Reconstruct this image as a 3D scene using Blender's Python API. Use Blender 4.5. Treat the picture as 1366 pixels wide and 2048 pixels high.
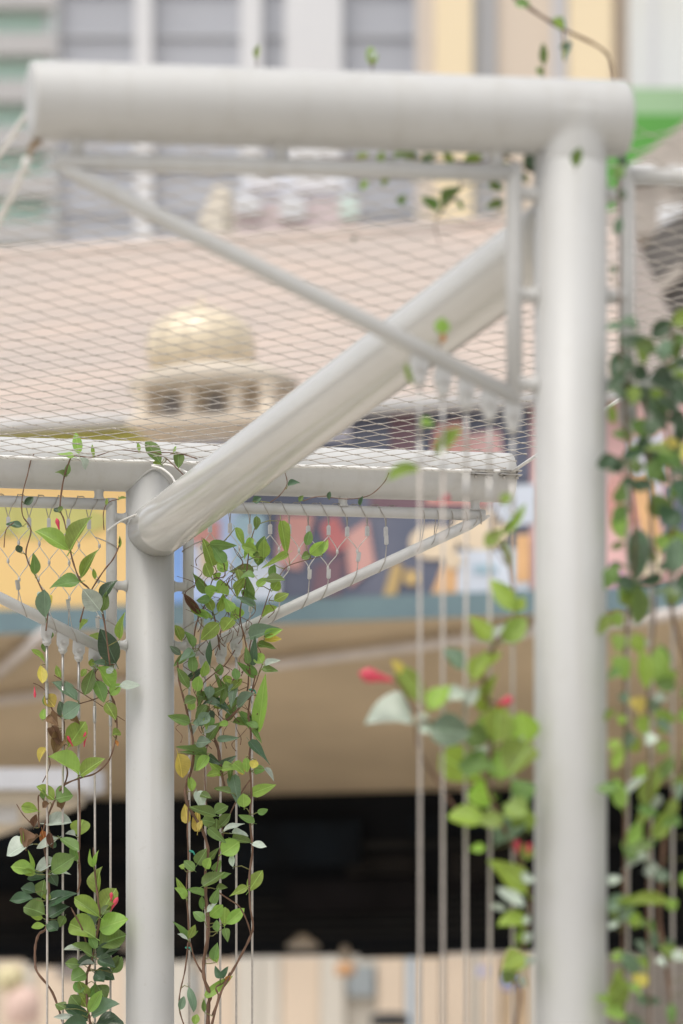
import bpy, math, random
from mathutils import Vector, Matrix

random.seed(11)
for o in list(bpy.data.objects):
    bpy.data.objects.remove(o)
S = bpy.context.scene
C = S.collection

# ------------------------------------------------------------------ camera
F = 7680.0          # focal length in photo pixels (photo 1366 x 2048)
HY = 2390.0         # photo row of the horizon (below the frame: a rising-front view)
EYE = 1.6
cam = bpy.data.cameras.new('camera')
cam.sensor_fit = 'VERTICAL'
cam.sensor_height = 36.0
cam.lens = 135.0
cam.shift_y = (HY - 1024.0) / 2048.0
cam.clip_start = 0.1
cam.clip_end = 2000.0
cam.dof.use_dof = True
cam.dof.focus_distance = 11.38
cam.dof.aperture_fstop = 2.4
cam_o = bpy.data.objects.new('camera', cam)
cam_o.location = (0, 0, EYE)
cam_o.rotation_euler = (math.radians(90), 0, 0)
C.objects.link(cam_o)
S.camera = cam_o

# ------------------------------------------------------------------ sky and sun
SUN_EL, SUN_AZ = math.radians(66), math.radians(215)     # azimuth clockwise from +Y
w = bpy.data.worlds.new('World')
S.world = w
w.use_nodes = True
nt = w.node_tree
sky = nt.nodes.new('ShaderNodeTexSky')
sky.sky_type = 'NISHITA'
sky.sun_disc = False
sky.sun_elevation = SUN_EL
sky.sun_rotation = SUN_AZ
sky.air_density = 1.0
sky.dust_density = 4.0
sky.ozone_density = 1.0
hs = nt.nodes.new('ShaderNodeHueSaturation')       # thin bright overcast: the sky is nearly white
hs.inputs['Saturation'].default_value = 0.22
bg = nt.nodes['Background']
nt.links.new(sky.outputs[0], hs.inputs['Color'])
nt.links.new(hs.outputs[0], bg.inputs['Color'])
bg.inputs['Strength'].default_value = 0.15
sun = bpy.data.lights.new('sun', 'SUN')
sun.energy = 0.5
sun.angle = math.radians(25)
sun.color = (1.0, 0.93, 0.82)
sun_o = bpy.data.objects.new('sun', sun)
sd = Vector((math.sin(SUN_AZ) * math.cos(SUN_EL), math.cos(SUN_AZ) * math.cos(SUN_EL), math.sin(SUN_EL)))
sun_o.rotation_euler = (-sd).to_track_quat('-Z', 'Y').to_euler()
sun_o.location = sd * 50
C.objects.link(sun_o)
S.view_settings.view_transform = 'Standard'
S.view_settings.look = 'None'
S.view_settings.gamma = 1.0
S.view_settings.use_curve_mapping = False
S.view_settings.exposure = 0.63


# ------------------------------------------------------------------ helpers
def P(px, py, d):
    """photo pixel at depth d metres -> world point"""
    return Vector(((px - 683.0) / F * d, d, EYE + (HY - py) / F * d))


def obj(name, verts, faces, mat, parent=None, smooth=True, loc=None):
    me = bpy.data.meshes.new(name)
    me.from_pydata([tuple(v) for v in verts], [], faces)
    if smooth:
        me.polygons.foreach_set('use_smooth', [True] * len(me.polygons))
    me.materials.append(mat)
    me.update()
    o = bpy.data.objects.new(name, me)
    C.objects.link(o)
    if parent is not None:
        o.parent = parent
    if loc is not None:
        o.location = loc
    return o


def inst(name, me, parent=None, loc=(0, 0, 0), rot=None, scale=None):
    o = bpy.data.objects.new(name, me)
    C.objects.link(o)
    if parent is not None:
        o.parent = parent
    o.location = loc
    if rot is not None:
        o.rotation_euler = rot
    if scale is not None:
        o.scale = scale
    return o


def empty(name, loc, rz=0.0):
    o = bpy.data.objects.new(name, None)
    C.objects.link(o)
    o.empty_display_size = 0.1
    o.location = loc
    o.rotation_euler = (0, 0, rz)
    return o


def tag(o, label=None, cat=None, group=None, kind=None):
    if label: o['label'] = label
    if cat: o['category'] = cat
    if group: o['group'] = group
    if kind: o['kind'] = kind
    return o


class Pieces:
    def __init__(self, name, mt, parent):
        self.a = (name, mt, parent)

    def tube(self, *a, **k):
        return MB().tube(*a, **k).build(*self.a)


class MB:
    def __init__(self):
        self.v, self.f = [], []

    def add(self, v, f):
        n = len(self.v)
        self.v += [Vector(p) for p in v]
        self.f += [tuple(i + n for i in q) for q in f]
        return self

    def tube(self, pts, r, n=8, caps=True):
        pts = [Vector(p) for p in pts]
        if not hasattr(r, '__len__'):
            r = [r] * len(pts)
        T = []
        for i in range(len(pts)):
            a, b = pts[max(0, i - 1)], pts[min(len(pts) - 1, i + 1)]
            t = (b - a)
            T.append(t.normalized() if t.length > 1e-9 else Vector((0, 0, 1)))
        up = Vector((0, 0, 1)) if abs(T[0].z) < 0.9 else Vector((0, 1, 0))
        x = T[0].cross(up).normalized()
        V, Fc = [], []
        for i, p in enumerate(pts):
            x = (x - T[i] * x.dot(T[i]))
            x = x.normalized() if x.length > 1e-6 else T[i].orthogonal().normalized()
            y = T[i].cross(x)
            for k in range(n):
                a = 2 * math.pi * k / n
                V.append(p + (x * math.cos(a) + y * math.sin(a)) * r[i])
        for i in range(len(pts) - 1):
            for k in range(n):
                k2 = (k + 1) % n
                Fc.append((i * n + k, i * n + k2, (i + 1) * n + k2, (i + 1) * n + k))
        if caps:
            Fc.append(tuple(range(n - 1, -1, -1)))
            m = (len(pts) - 1) * n
            Fc.append(tuple(range(m, m + n)))
        return self.add(V, Fc)

    def box(self, lo, hi):
        x0, y0, z0 = lo
        x1, y1, z1 = hi
        v = [(x0, y0, z0), (x1, y0, z0), (x1, y1, z0), (x0, y1, z0), (x0, y0, z1), (x1, y0, z1), (x1, y1, z1), (x0, y1, z1)]
        f = [(0, 3, 2, 1), (4, 5, 6, 7), (0, 1, 5, 4), (1, 2, 6, 5), (2, 3, 7, 6), (3, 0, 4, 7)]
        return self.add(v, f)

    def lathe(self, prof, n=16, axis='z', c=(0, 0, 0)):
        """prof: list of (r, h)"""
        c = Vector(c)
        V, Fc = [], []
        for r, h in prof:
            for k in range(n):
                a = 2 * math.pi * k / n
                p, q = r * math.cos(a), r * math.sin(a)
                V.append(c + (Vector((p, q, h)) if axis == 'z' else Vector((p, h, q)) if axis == 'y' else Vector((h, p, q))))
        for i in range(len(prof) - 1):
            for k in range(n):
                k2 = (k + 1) % n
                Fc.append((i * n + k, i * n + k2, (i + 1) * n + k2, (i + 1) * n + k))
        Fc.append(tuple(range(n - 1, -1, -1)))
        m = (len(prof) - 1) * n
        Fc.append(tuple(range(m, m + n)))
        return self.add(V, Fc)

    def prism(self, poly, dvec):
        dvec = Vector(dvec)
        n = len(poly)
        v = [Vector(p) for p in poly] + [Vector(p) + dvec for p in poly]
        f = [tuple(range(n - 1, -1, -1)), tuple(range(n, 2 * n))]
        for i in range(n):
            j = (i + 1) % n
            f.append((i, j, j + n, i + n))
        return self.add(v, f)

    def build(self, name, mat, parent=None, smooth=True, loc=None):
        return obj(name, self.v, self.f, mat, parent, smooth, loc)


def smooth_path(pts, sub=4):
    pts = [Vector(p) for p in pts]
    out = []
    for i in range(len(pts) - 1):
        p0, p1, p2, p3 = pts[max(0, i - 1)], pts[i], pts[i + 1], pts[min(len(pts) - 1, i + 2)]
        for s in range(sub):
            t = s / sub
            out.append(0.5 * ((2 * p1) + (p2 - p0) * t + (2 * p0 - 5 * p1 + 4 * p2 - p3) * t * t + (3 * p1 - p0 - 3 * p2 + p3) * t ** 3))
    out.append(pts[-1])
    return out


def autosmooth(o, ang=35):
    me = o.data
    me.set_sharp_from_angle(angle=math.radians(ang))
    return o


# ------------------------------------------------------------------ materials
def mat(name, col, rough=0.6, metal=0.0, var=0.0, scale=5.0, bump=0.0, bscale=200.0, spec=0.5, col2=None, stretch=None, objrand=0.0):
    m = bpy.data.materials.new(name)
    m.use_nodes = True
    t = m.node_tree
    b = t.nodes['Principled BSDF']
    b.inputs['Base Color'].default_value = (*col, 1)
    b.inputs['Roughness'].default_value = rough
    b.inputs['Metallic'].default_value = metal
    b.inputs['Specular IOR Level'].default_value = spec
    tc = t.nodes.new('ShaderNodeTexCoord')
    mp = t.nodes.new('ShaderNodeMapping')
    t.links.new(tc.outputs['Object'], mp.inputs[0])
    if stretch:
        mp.inputs['Scale'].default_value = stretch
    if var > 0 or col2:
        n = t.nodes.new('ShaderNodeTexNoise')
        n.inputs['Scale'].default_value = scale
        n.inputs['Detail'].default_value = 5
        t.links.new(mp.outputs[0], n.inputs['Vector'])
        r = t.nodes.new('ShaderNodeValToRGB')
        c2 = col2 or tuple(c * (1 - var) for c in col)
        c1 = col if col2 else tuple(min(1, c * (1 + var * 0.5)) for c in col)
        r.color_ramp.elements[0].position = 0.32
        r.color_ramp.elements[1].position = 0.68
        r.color_ramp.elements[0].color = (*c2, 1)
        r.color_ramp.elements[1].color = (*c1, 1)
        t.links.new(n.outputs['Fac'], r.inputs[0])
        t.links.new(r.outputs[0], b.inputs['Base Color'])
    if bump > 0:
        n2 = t.nodes.new('ShaderNodeTexNoise')
        n2.inputs['Scale'].default_value = bscale
        n2.inputs['Detail'].default_value = 3
        t.links.new(mp.outputs[0], n2.inputs['Vector'])
        bp = t.nodes.new('ShaderNodeBump')
        bp.inputs['Strength'].default_value = bump
        bp.inputs['Distance'].default_value = 0.002
        t.links.new(n2.outputs['Fac'], bp.inputs['Height'])
        t.links.new(bp.outputs[0], b.inputs['Normal'])
    return m


M_PAINT = mat('white_paint', (0.50, 0.495, 0.478), rough=0.42, var=0.05, scale=3.0, bump=0.12, bscale=260.0)
def weathered(m, amount, streak=(26, 26, 1.6)):
    t = m.node_tree
    b = t.nodes['Principled BSDF']
    src = b.inputs['Base Color'].links[0].from_socket
    tc = t.nodes.new('ShaderNodeTexCoord')
    mp = t.nodes.new('ShaderNodeMapping')
    mp.inputs['Scale'].default_value = streak
    t.links.new(tc.outputs['Object'], mp.inputs[0])
    n = t.nodes.new('ShaderNodeTexNoise')
    n.inputs['Scale'].default_value = 1.0
    n.inputs['Detail'].default_value = 6
    t.links.new(mp.outputs[0], n.inputs['Vector'])
    n2 = t.nodes.new('ShaderNodeTexNoise')
    n2.inputs['Scale'].default_value = 55.0
    n2.inputs['Detail'].default_value = 4
    t.links.new(tc.outputs['Object'], n2.inputs['Vector'])
    r1 = t.nodes.new('ShaderNodeMapRange')
    r1.inputs['From Min'].default_value = 0.50
    r1.inputs['From Max'].default_value = 0.78
    r1.inputs['To Max'].default_value = amount
    t.links.new(n.outputs['Fac'], r1.inputs['Value'])
    r2 = t.nodes.new('ShaderNodeMapRange')
    r2.inputs['From Min'].default_value = 0.62
    r2.inputs['From Max'].default_value = 0.74
    r2.inputs['To Max'].default_value = amount * 0.7
    t.links.new(n2.outputs['Fac'], r2.inputs['Value'])
    mx = t.nodes.new('ShaderNodeMath'); mx.operation = 'MAXIMUM'
    t.links.new(r1.outputs[0], mx.inputs[0]); t.links.new(r2.outputs[0], mx.inputs[1])
    mix = t.nodes.new('ShaderNodeMix'); mix.data_type = 'RGBA'
    mix.inputs['B'].default_value = (0.30, 0.27, 0.21, 1)
    t.links.new(mx.outputs[0], mix.inputs['Factor'])
    t.links.new(src, mix.inputs['A'])
    t.links.new(mix.outputs['Result'], b.inputs['Base Color'])
    rr = t.nodes.new('ShaderNodeMapRange')
    r0 = b.inputs['Roughness'].default_value
    rr.inputs['To Min'].default_value = r0 * 0.8
    rr.inputs['To Max'].default_value = min(1, r0 * 1.5)
    t.links.new(n.outputs['Fac'], rr.inputs['Value'])
    t.links.new(rr.outputs[0], b.inputs['Roughness'])


weathered(M_PAINT, 0.22)
M_GLOSS = mat('white_gloss_paint', (0.54, 0.525, 0.49), rough=0.17, var=0.06, scale=2.0, bump=0.08, bscale=220.0)
weathered(M_GLOSS, 0.05, (14, 14, 14))
M_GLOSS.node_tree.nodes['Principled BSDF'].inputs['Coat Weight'].default_value = 0.2
M_GLOSS.node_tree.nodes['Principled BSDF'].inputs['Coat Roughness'].default_value = 0.06
M_STEEL = mat('stainless_steel', (0.50, 0.48, 0.45), rough=0.42, metal=0.85, var=0.1, scale=60)
M_FERR = mat('pressed_ferrule', (0.50, 0.48, 0.45), rough=0.38, metal=0.8, var=0.12, scale=90)
M_WIRE = mat('weathered_wire', (0.36, 0.33, 0.29), rough=0.5, metal=0.3, var=0.2, scale=40)
M_CNET = mat('canopy_net_wire', (0.46, 0.42, 0.37), rough=0.5, metal=0.15, var=0.15, scale=30)
M_NETW = mat('net_wire', (0.55, 0.53, 0.48), rough=0.45, metal=0.35, var=0.2, scale=40)
M_CABLE = mat('steel_cable', (0.52, 0.47, 0.42), rough=0.5, metal=0.5, var=0.15, scale=80, bump=0.5, bscale=900)
M_EDGE = mat('edge_cable', (0.76, 0.74, 0.70), rough=0.45, metal=0.05, var=0.12, scale=50)
M_STEM = mat('brown_stem', (0.16, 0.085, 0.05), rough=0.7, var=0.35, scale=30, bump=0.4, bscale=300)
M_STEMG = mat('green_stem', (0.2, 0.2, 0.06), rough=0.6, var=0.3, scale=40)
M_TIE = mat('teal_tie', (0.02, 0.28, 0.2), rough=0.5, var=0.1)
M_BUD = mat('pink_bud', (0.62, 0.05, 0.09), rough=0.4, var=0.3, scale=3.0)


def leaf_mat(name, col, rough, pale_rib=1.45, transl=0.35):
    m = bpy.data.materials.new(name)
    m.use_nodes = True
    t = m.node_tree
    L = t.links.new
    b = t.nodes['Principled BSDF']
    out = t.nodes['Material Output']
    tc = t.nodes.new('ShaderNodeTexCoord')
    sep = t.nodes.new('ShaderNodeSeparateXYZ')
    L(tc.outputs['Object'], sep.inputs[0])
    ab = t.nodes.new('ShaderNodeMath'); ab.operation = 'ABSOLUTE'
    L(sep.outputs['Y'], ab.inputs[0])
    # midrib
    rib = t.nodes.new('ShaderNodeMapRange')
    rib.inputs['From Min'].default_value = 0.012
    rib.inputs['From Max'].default_value = 0.035
    rib.inputs['To Min'].default_value = 1.0
    rib.inputs['To Max'].default_value = 0.0
    L(ab.outputs[0], rib.inputs['Value'])
    # side veins: bands of x - 0.55|y|
    ma = t.nodes.new('ShaderNodeMath'); ma.operation = 'MULTIPLY_ADD'
    ma.inputs[1].default_value = -0.5
    L(ab.outputs[0], ma.inputs[0]); L(sep.outputs['X'], ma.inputs[2])
    sn = t.nodes.new('ShaderNodeMath'); sn.operation = 'MULTIPLY'; sn.inputs[1].default_value = 62.0
    L(ma.outputs[0], sn.inputs[0])
    s2 = t.nodes.new('ShaderNodeMath'); s2.operation = 'SINE'
    L(sn.outputs[0], s2.inputs[0])
    vn = t.nodes.new('ShaderNodeMapRange')
    vn.inputs['From Min'].default_value = 0.7
    vn.inputs['From Max'].default_value = 1.0
    vn.inputs['To Max'].default_value = 0.35
    L(s2.outputs[0], vn.inputs['Value'])
    vn.inputs['To Max'].default_value = 0.16
    mx = t.nodes.new('ShaderNodeMath'); mx.operation = 'MAXIMUM'
    L(rib.outputs[0], mx.inputs[0]); L(vn.outputs[0], mx.inputs[1])
    # colour: per-leaf random shift + blotches
    oi = t.nodes.new('ShaderNodeObjectInfo')
    nz = t.nodes.new('ShaderNodeTexNoise')
    nz.inputs['Scale'].default_value = 3.5
    nz.inputs['Detail'].default_value = 4
    L(tc.outputs['Object'], nz.inputs['Vector'])
    ad = t.nodes.new('ShaderNodeMath'); ad.operation = 'ADD'
    L(oi.outputs['Random'], ad.inputs[0]); L(nz.outputs['Fac'], ad.inputs[1])
    rp = t.nodes.new('ShaderNodeMapRange')
    rp.inputs['From Min'].default_value = 0.35
    rp.inputs['From Max'].default_value = 1.65
    rp.inputs['To Min'].default_value = 0.62
    rp.inputs['To Max'].default_value = 1.4
    L(ad.outputs[0], rp.inputs['Value'])
    hv = t.nodes.new('ShaderNodeHueSaturation')
    hv.inputs['Color'].default_value = (*col, 1)
    hr = t.nodes.new('ShaderNodeMapRange')
    hr.inputs['To Min'].default_value = 0.475
    hr.inputs['To Max'].default_value = 0.515
    L(oi.outputs['Random'], hr.inputs['Value'])
    L(hr.outputs[0], hv.inputs['Hue'])
    L(rp.outputs[0], hv.inputs['Value'])
    mix = t.nodes.new('ShaderNodeMix'); mix.data_type = 'RGBA'
    pale = tuple(min(0.8, c * pale_rib + 0.03) for c in col)
    mix.inputs['B'].default_value = (*pale, 1)
    L(mx.outputs[0], mix.inputs['Factor']); L(hv.outputs[0], mix.inputs['A'])
    L(mix.outputs['Result'], b.inputs['Base Color'])
    b.inputs['Roughness'].default_value = rough
    bp = t.nodes.new('ShaderNodeBump')
    bp.inputs['Strength'].default_value = 0.35
    bp.inputs['Distance'].default_value = 0.02
    bp.invert = True
    L(mx.outputs[0], bp.inputs['Height'])
    L(bp.outputs[0], b.inputs['Normal'])
    tr = t.nodes.new('ShaderNodeBsdfTranslucent')
    hv2 = t.nodes.new('ShaderNodeHueSaturation')
    hv2.inputs['Value'].default_value = 1.5
    hv2.inputs['Saturation'].default_value = 1.1
    L(mix.outputs['Result'], hv2.inputs['Color'])
    L(hv2.outputs[0], tr.inputs['Color'])
    ms = t.nodes.new('ShaderNodeMixShader')
    ms.inputs[0].default_value = transl
    L(b.outputs[0], ms.inputs[1]); L(tr.outputs[0], ms.inputs[2])
    L(ms.outputs[0], out.inputs['Surface'])
    return m


LM = {
    'D': leaf_mat('leaf_dark', (0.05, 0.095, 0.045), 0.30, transl=0.2),
    'M': leaf_mat('leaf_mid', (0.125, 0.205, 0.055), 0.42),
    'L': leaf_mat('leaf_light', (0.225, 0.335, 0.075), 0.45, transl=0.45),
    'G': leaf_mat('leaf_bright', (0.27, 0.40, 0.075), 0.45, transl=0.5),
    'B': leaf_mat('leaf_bluish', (0.12, 0.18, 0.11), 0.36, transl=0.2),
    'P': leaf_mat('leaf_sky_sheen', (0.40, 0.46, 0.38), 0.34, pale_rib=1.2, transl=0.15),  # grey-white colour paints the sky's sheen on upturned glossy leaves
    'Y': leaf_mat('leaf_yellow', (0.46, 0.38, 0.09), 0.55),
    'R': leaf_mat('leaf_dead', (0.17, 0.10, 0.05), 0.75, transl=0.15),
    'O': leaf_mat('leaf_orange', (0.42, 0.20, 0.05), 0.6),
}

# ------------------------------------------------------------------ ground
obj('ground', [(-600, -60, 0), (600, -60, 0), (600, 900, 0), (-600, 900, 0)], [(0, 1, 2, 3)],
    mat('paving', (0.52, 0.48, 0.42), rough=0.85, var=0.25, scale=0.8, bump=0.3, bscale=40))
tag(bpy.data.objects['ground'], kind='structure')

# ================================================================== market hall (about 32 m away)
D0, PHI = 32.0, math.radians(14)
fa = Vector((math.cos(PHI), -math.sin(PHI), 0))     # along the facade, to the right
fb = Vector((math.sin(PHI), math.cos(PHI), 0))      # into the building
FO = Vector((0, D0, 0))
hall = empty('market_hall', (0, D0, 0), -PHI)
tag(hall, 'market hall with pale pink tiled roof, painted mural fascia and brown soffit', 'building')


def Fp(px, py, off=0.0):
    """photo pixel on the facade plane, pushed off metres towards the viewer -> local (x, y, z) in the hall"""
    ray = P(px, py, 1.0) - Vector((0, 0, EYE))
    o = FO - fb * off
    t = o.dot(fb) / ray.dot(fb)
    p = ray * t - FO
    return Vector((p.dot(fa), p.dot(fb), ray.z * t + EYE))


def mural_poly(pts, mt, lay, name='mural_panel'):
    off = 0.03 + 0.012 * lay
    poly = [Fp(x, y, off) for x, y in pts]
    m = MB().prism(poly, (0, 0.011, 0))
    return m.build(name, mt, hall, smooth=False)


def rect(x0, y0, x1, y1):
    return [(x0, y0 - 0.045 * (x0 - 683) * 0), (x1, y0), (x1, y1), (x0, y1)]


zt = 8.10
zb = 6.40
m_fas = mat('fascia_board', (0.25, 0.24, 0.25), rough=0.7, var=0.2)
MB().box((-9, 0.0, zb), (9, 0.25, zt)).build('fascia', m_fas, hall, smooth=False)
# roof: stepped courses of tiles
m_roof = mat('pink_roof_tile', (0.60, 0.50, 0.435), rough=0.8, var=0.16, scale=0.9, col2=(0.52, 0.455, 0.41))
NC = 26
rb_ = MB()
ov = 0.14
LEN = 6.64
hip = lambda t: 2.42 - 1.15 * (t + ov) / LEN
for i in range(NC):
    t0, t1 = -ov + LEN * i / NC, -ov + LEN * (i + 1) / NC + 0.06
    z0, z1 = zt + 0.05 + (t0 + ov) * 0.47, zt + 0.02 + (t1 + ov) * 0.47
    rb_.add([(-9.6, t0, z0 - 0.05), (hip(t0), t0, z0 - 0.05), (hip(t0), t0, z0 + 0.02), (-9.6, t0, z0 + 0.02), (hip(t1), t1, z1), (-9.6, t1, z1)],
            [(0, 1, 2, 3), (3, 2, 4, 5)])
zr = zt + 0.05 + LEN * 0.47
tr_ = LEN - ov
rb_.add([(-9.6, tr_, zr), (hip(tr_), tr_, zr), (2.42, 2 * tr_, zt), (-9.6, 2 * tr_, zt)], [(0, 1, 2, 3)])
rb_.add([(hip(-ov), -ov, zt + 0.05), (hip(tr_), tr_, zr), (2.42, 2 * tr_, zt)], [(0, 2, 1)])
roof = rb_.build('roof', m_roof, hall, smooth=False)
MB().tube([(-9.6, tr_, zr), (hip(tr_), tr_, zr)], 0.09, 8).build('ridge_cap', m_roof, roof)
MB().tube([(hip(tr_), tr_, zr), (hip(-ov), -ov, zt + 0.06)], 0.07, 8).build('hip_cap', m_roof, roof)
m_gut = mat('grey_gutter', (0.55, 0.54, 0.53), rough=0.5, var=0.1)
MB().tube([(-9.6, -0.2, zt + 0.01), (2.5, -0.2, zt + 0.01)], 0.065, 10).build('gutter', m_gut, hall)
# soffit, black panel painted as the interior's shade, back
m_sof = mat('brown_soffit', (0.58, 0.46, 0.31), rough=0.8, var=0.22, scale=0.5)
MB().add([(-9, 0.0, zb - 0.004), (9, 0.0, zb - 0.004), (9, 6.2, 5.62), (-9, 6.2, 5.62), (-9, 0, zb + 0.1), (9, 0, zb + 0.1), (9, 6.2, 5.75), (-9, 6.2, 5.75)],
         [(0, 3, 2, 1), (4, 5, 6, 7), (2, 3, 7, 6)]).build('soffit', m_sof, hall, smooth=False)
m_shade = mat('shade_black', (0.004, 0.005, 0.007), rough=0.85, spec=0.2, var=0.4, scale=0.6)  # near-black colour stands in for shade inside the open hall
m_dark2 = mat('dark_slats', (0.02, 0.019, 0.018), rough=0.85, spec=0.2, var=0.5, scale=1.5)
MB().box((-9, 6.2, 4.02), (9, 6.5, 5.74)).build('shade_panel', m_shade, hall, smooth=False)
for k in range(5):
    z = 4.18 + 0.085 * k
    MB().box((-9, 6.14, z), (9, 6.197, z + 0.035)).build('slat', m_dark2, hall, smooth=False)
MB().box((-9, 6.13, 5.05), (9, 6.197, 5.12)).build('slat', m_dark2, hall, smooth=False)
rb2 = random.Random(4)
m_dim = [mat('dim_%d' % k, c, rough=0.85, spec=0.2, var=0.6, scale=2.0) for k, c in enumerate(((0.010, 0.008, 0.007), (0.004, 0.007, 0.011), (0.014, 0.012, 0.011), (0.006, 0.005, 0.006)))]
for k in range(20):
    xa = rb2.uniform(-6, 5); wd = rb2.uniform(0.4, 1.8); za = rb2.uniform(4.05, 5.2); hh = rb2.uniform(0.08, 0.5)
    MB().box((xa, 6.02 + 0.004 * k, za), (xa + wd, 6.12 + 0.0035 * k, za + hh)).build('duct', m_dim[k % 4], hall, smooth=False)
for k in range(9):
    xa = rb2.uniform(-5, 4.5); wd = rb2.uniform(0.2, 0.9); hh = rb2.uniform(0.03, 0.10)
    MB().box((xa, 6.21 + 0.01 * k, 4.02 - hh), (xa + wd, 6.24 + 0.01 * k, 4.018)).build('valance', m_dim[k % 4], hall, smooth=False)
m_lmp = mat('lamp_enamel', (0.42, 0.36, 0.29), rough=0.5, var=0.2)
for px_, py_, w_ in ((606, 1893, 0.16), (690, 1915, 0.07), (260, 1895, 0.1)):
    q = P(px_, py_, 37.2) - FO
    MB().lathe([(0.03, 0.12), (w_, 0.02), (w_ * 1.05, 0.0), (w_ * 0.8, -0.02)], 14, c=(q.dot(fa), q.dot(fb), q.z)).build('lamp_shade', m_lmp, hall)
m_col = mat('hall_column', (0.5, 0.47, 0.42), rough=0.8, var=0.1)
for x in (-8.7, 8.7):
    for y in (0.9, 6.4, 15.8):
        MB().lathe([(0.22, 0), (0.22, 0.4), (0.17, 0.45), (0.17, 5.72)], 14, c=(x, y, 0)).build('column', m_col, hall)
# light battens fixed below the soffit
def soffit_pt(px, py, drop=0.1):
    ray = P(px, py, 1.0) - Vector((0, 0, EYE))
    # plane z = zb - drop - (zb-5.62)/6.2*yloc
    k = (zb - 5.62) / 6.2
    # yloc = (t*ray - FO).fb ; EYE + t*ray.z = zb - drop - k*yloc
    t = (zb - drop - EYE + k * FO.dot(fb)) / (ray.z + k * ray.dot(fb))
    p = ray * t - FO
    return Vector((p.dot(fa), p.dot(fb), EYE + ray.z * t))
m_bat = mat('pale_batten', (0.62, 0.56, 0.52), rough=0.6, var=0.1)
for a, b in (((-60, 1408), (1130, 1252)), ((-40, 1375), (95, 1262)), ((1150, 1262), (1420, 1214))):
    MB().tube([soffit_pt(*a), soffit_pt(*b)], 0.05, 8).build('batten', m_bat, hall)

# mural: flat painted fields on the fascia
def mm(n, c, c2=None, s=2.0):
    fade = lambda q: tuple(v * 0.80 + 0.20 * (0.18 + 0.55 * sum(q) / 3) for v in q)
    c = fade(c)
    c2 = fade(c2) if c2 else None
    return mat('mural_' + n, c, rough=0.65, var=0.15, scale=s, col2=c2)
K = dict(
    yel=mm('yellow', (0.82, 0.51, 0.15), (0.80, 0.52, 0.14)), lime=mm('lime', (0.56, 0.53, 0.06)), olive=mm('olive', (0.50, 0.47, 0.09)),
    navy=mm('navy', (0.055, 0.075, 0.14), (0.10, 0.11, 0.17)), sky=mm('sky_blue', (0.42, 0.55, 0.85), (0.55, 0.62, 0.85)), blu=mm('bright_blue', (0.16, 0.36, 0.80)),
    teal=mm('teal', (0.085, 0.16, 0.19), (0.11, 0.20, 0.22)), sal=mm('salmon', (0.62, 0.24, 0.20), (0.58, 0.30, 0.26)), red=mm('red', (0.52, 0.12, 0.12)),
    gold=mm('gold', (0.55, 0.36, 0.10)), cream=mm('cream', (0.76, 0.60, 0.40)), oran=mm('orange', (0.74, 0.40, 0.14)), lil=mm('lilac', (0.58, 0.58, 0.70), (0.66, 0.62, 0.70)),
    bur=mm('burgundy', (0.16, 0.07, 0.10)), pink=mm('pink', (0.72, 0.40, 0.38)), mag=mm('magenta', (0.70, 0.30, 0.52)), pale=mm('pale_blue', (0.62, 0.68, 0.78)),
    aqua=mm('aqua', (0.32, 0.50, 0.60)))
R_ = lambda x0, y0, x1, y1, s=-0.045: [(x0, y0 + s * (x0 - 683)), (x1, y0 + s * (x1 - 683)), (x1, y1 + s * (x1 - 683)), (x0, y1 + s * (x0 - 683))]
E_ = lambda cx, cy, rx, ry: [(cx + rx * math.cos(a * math.pi / 7), cy + ry * math.sin(a * math.pi / 7)) for a in range(14)]
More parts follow.
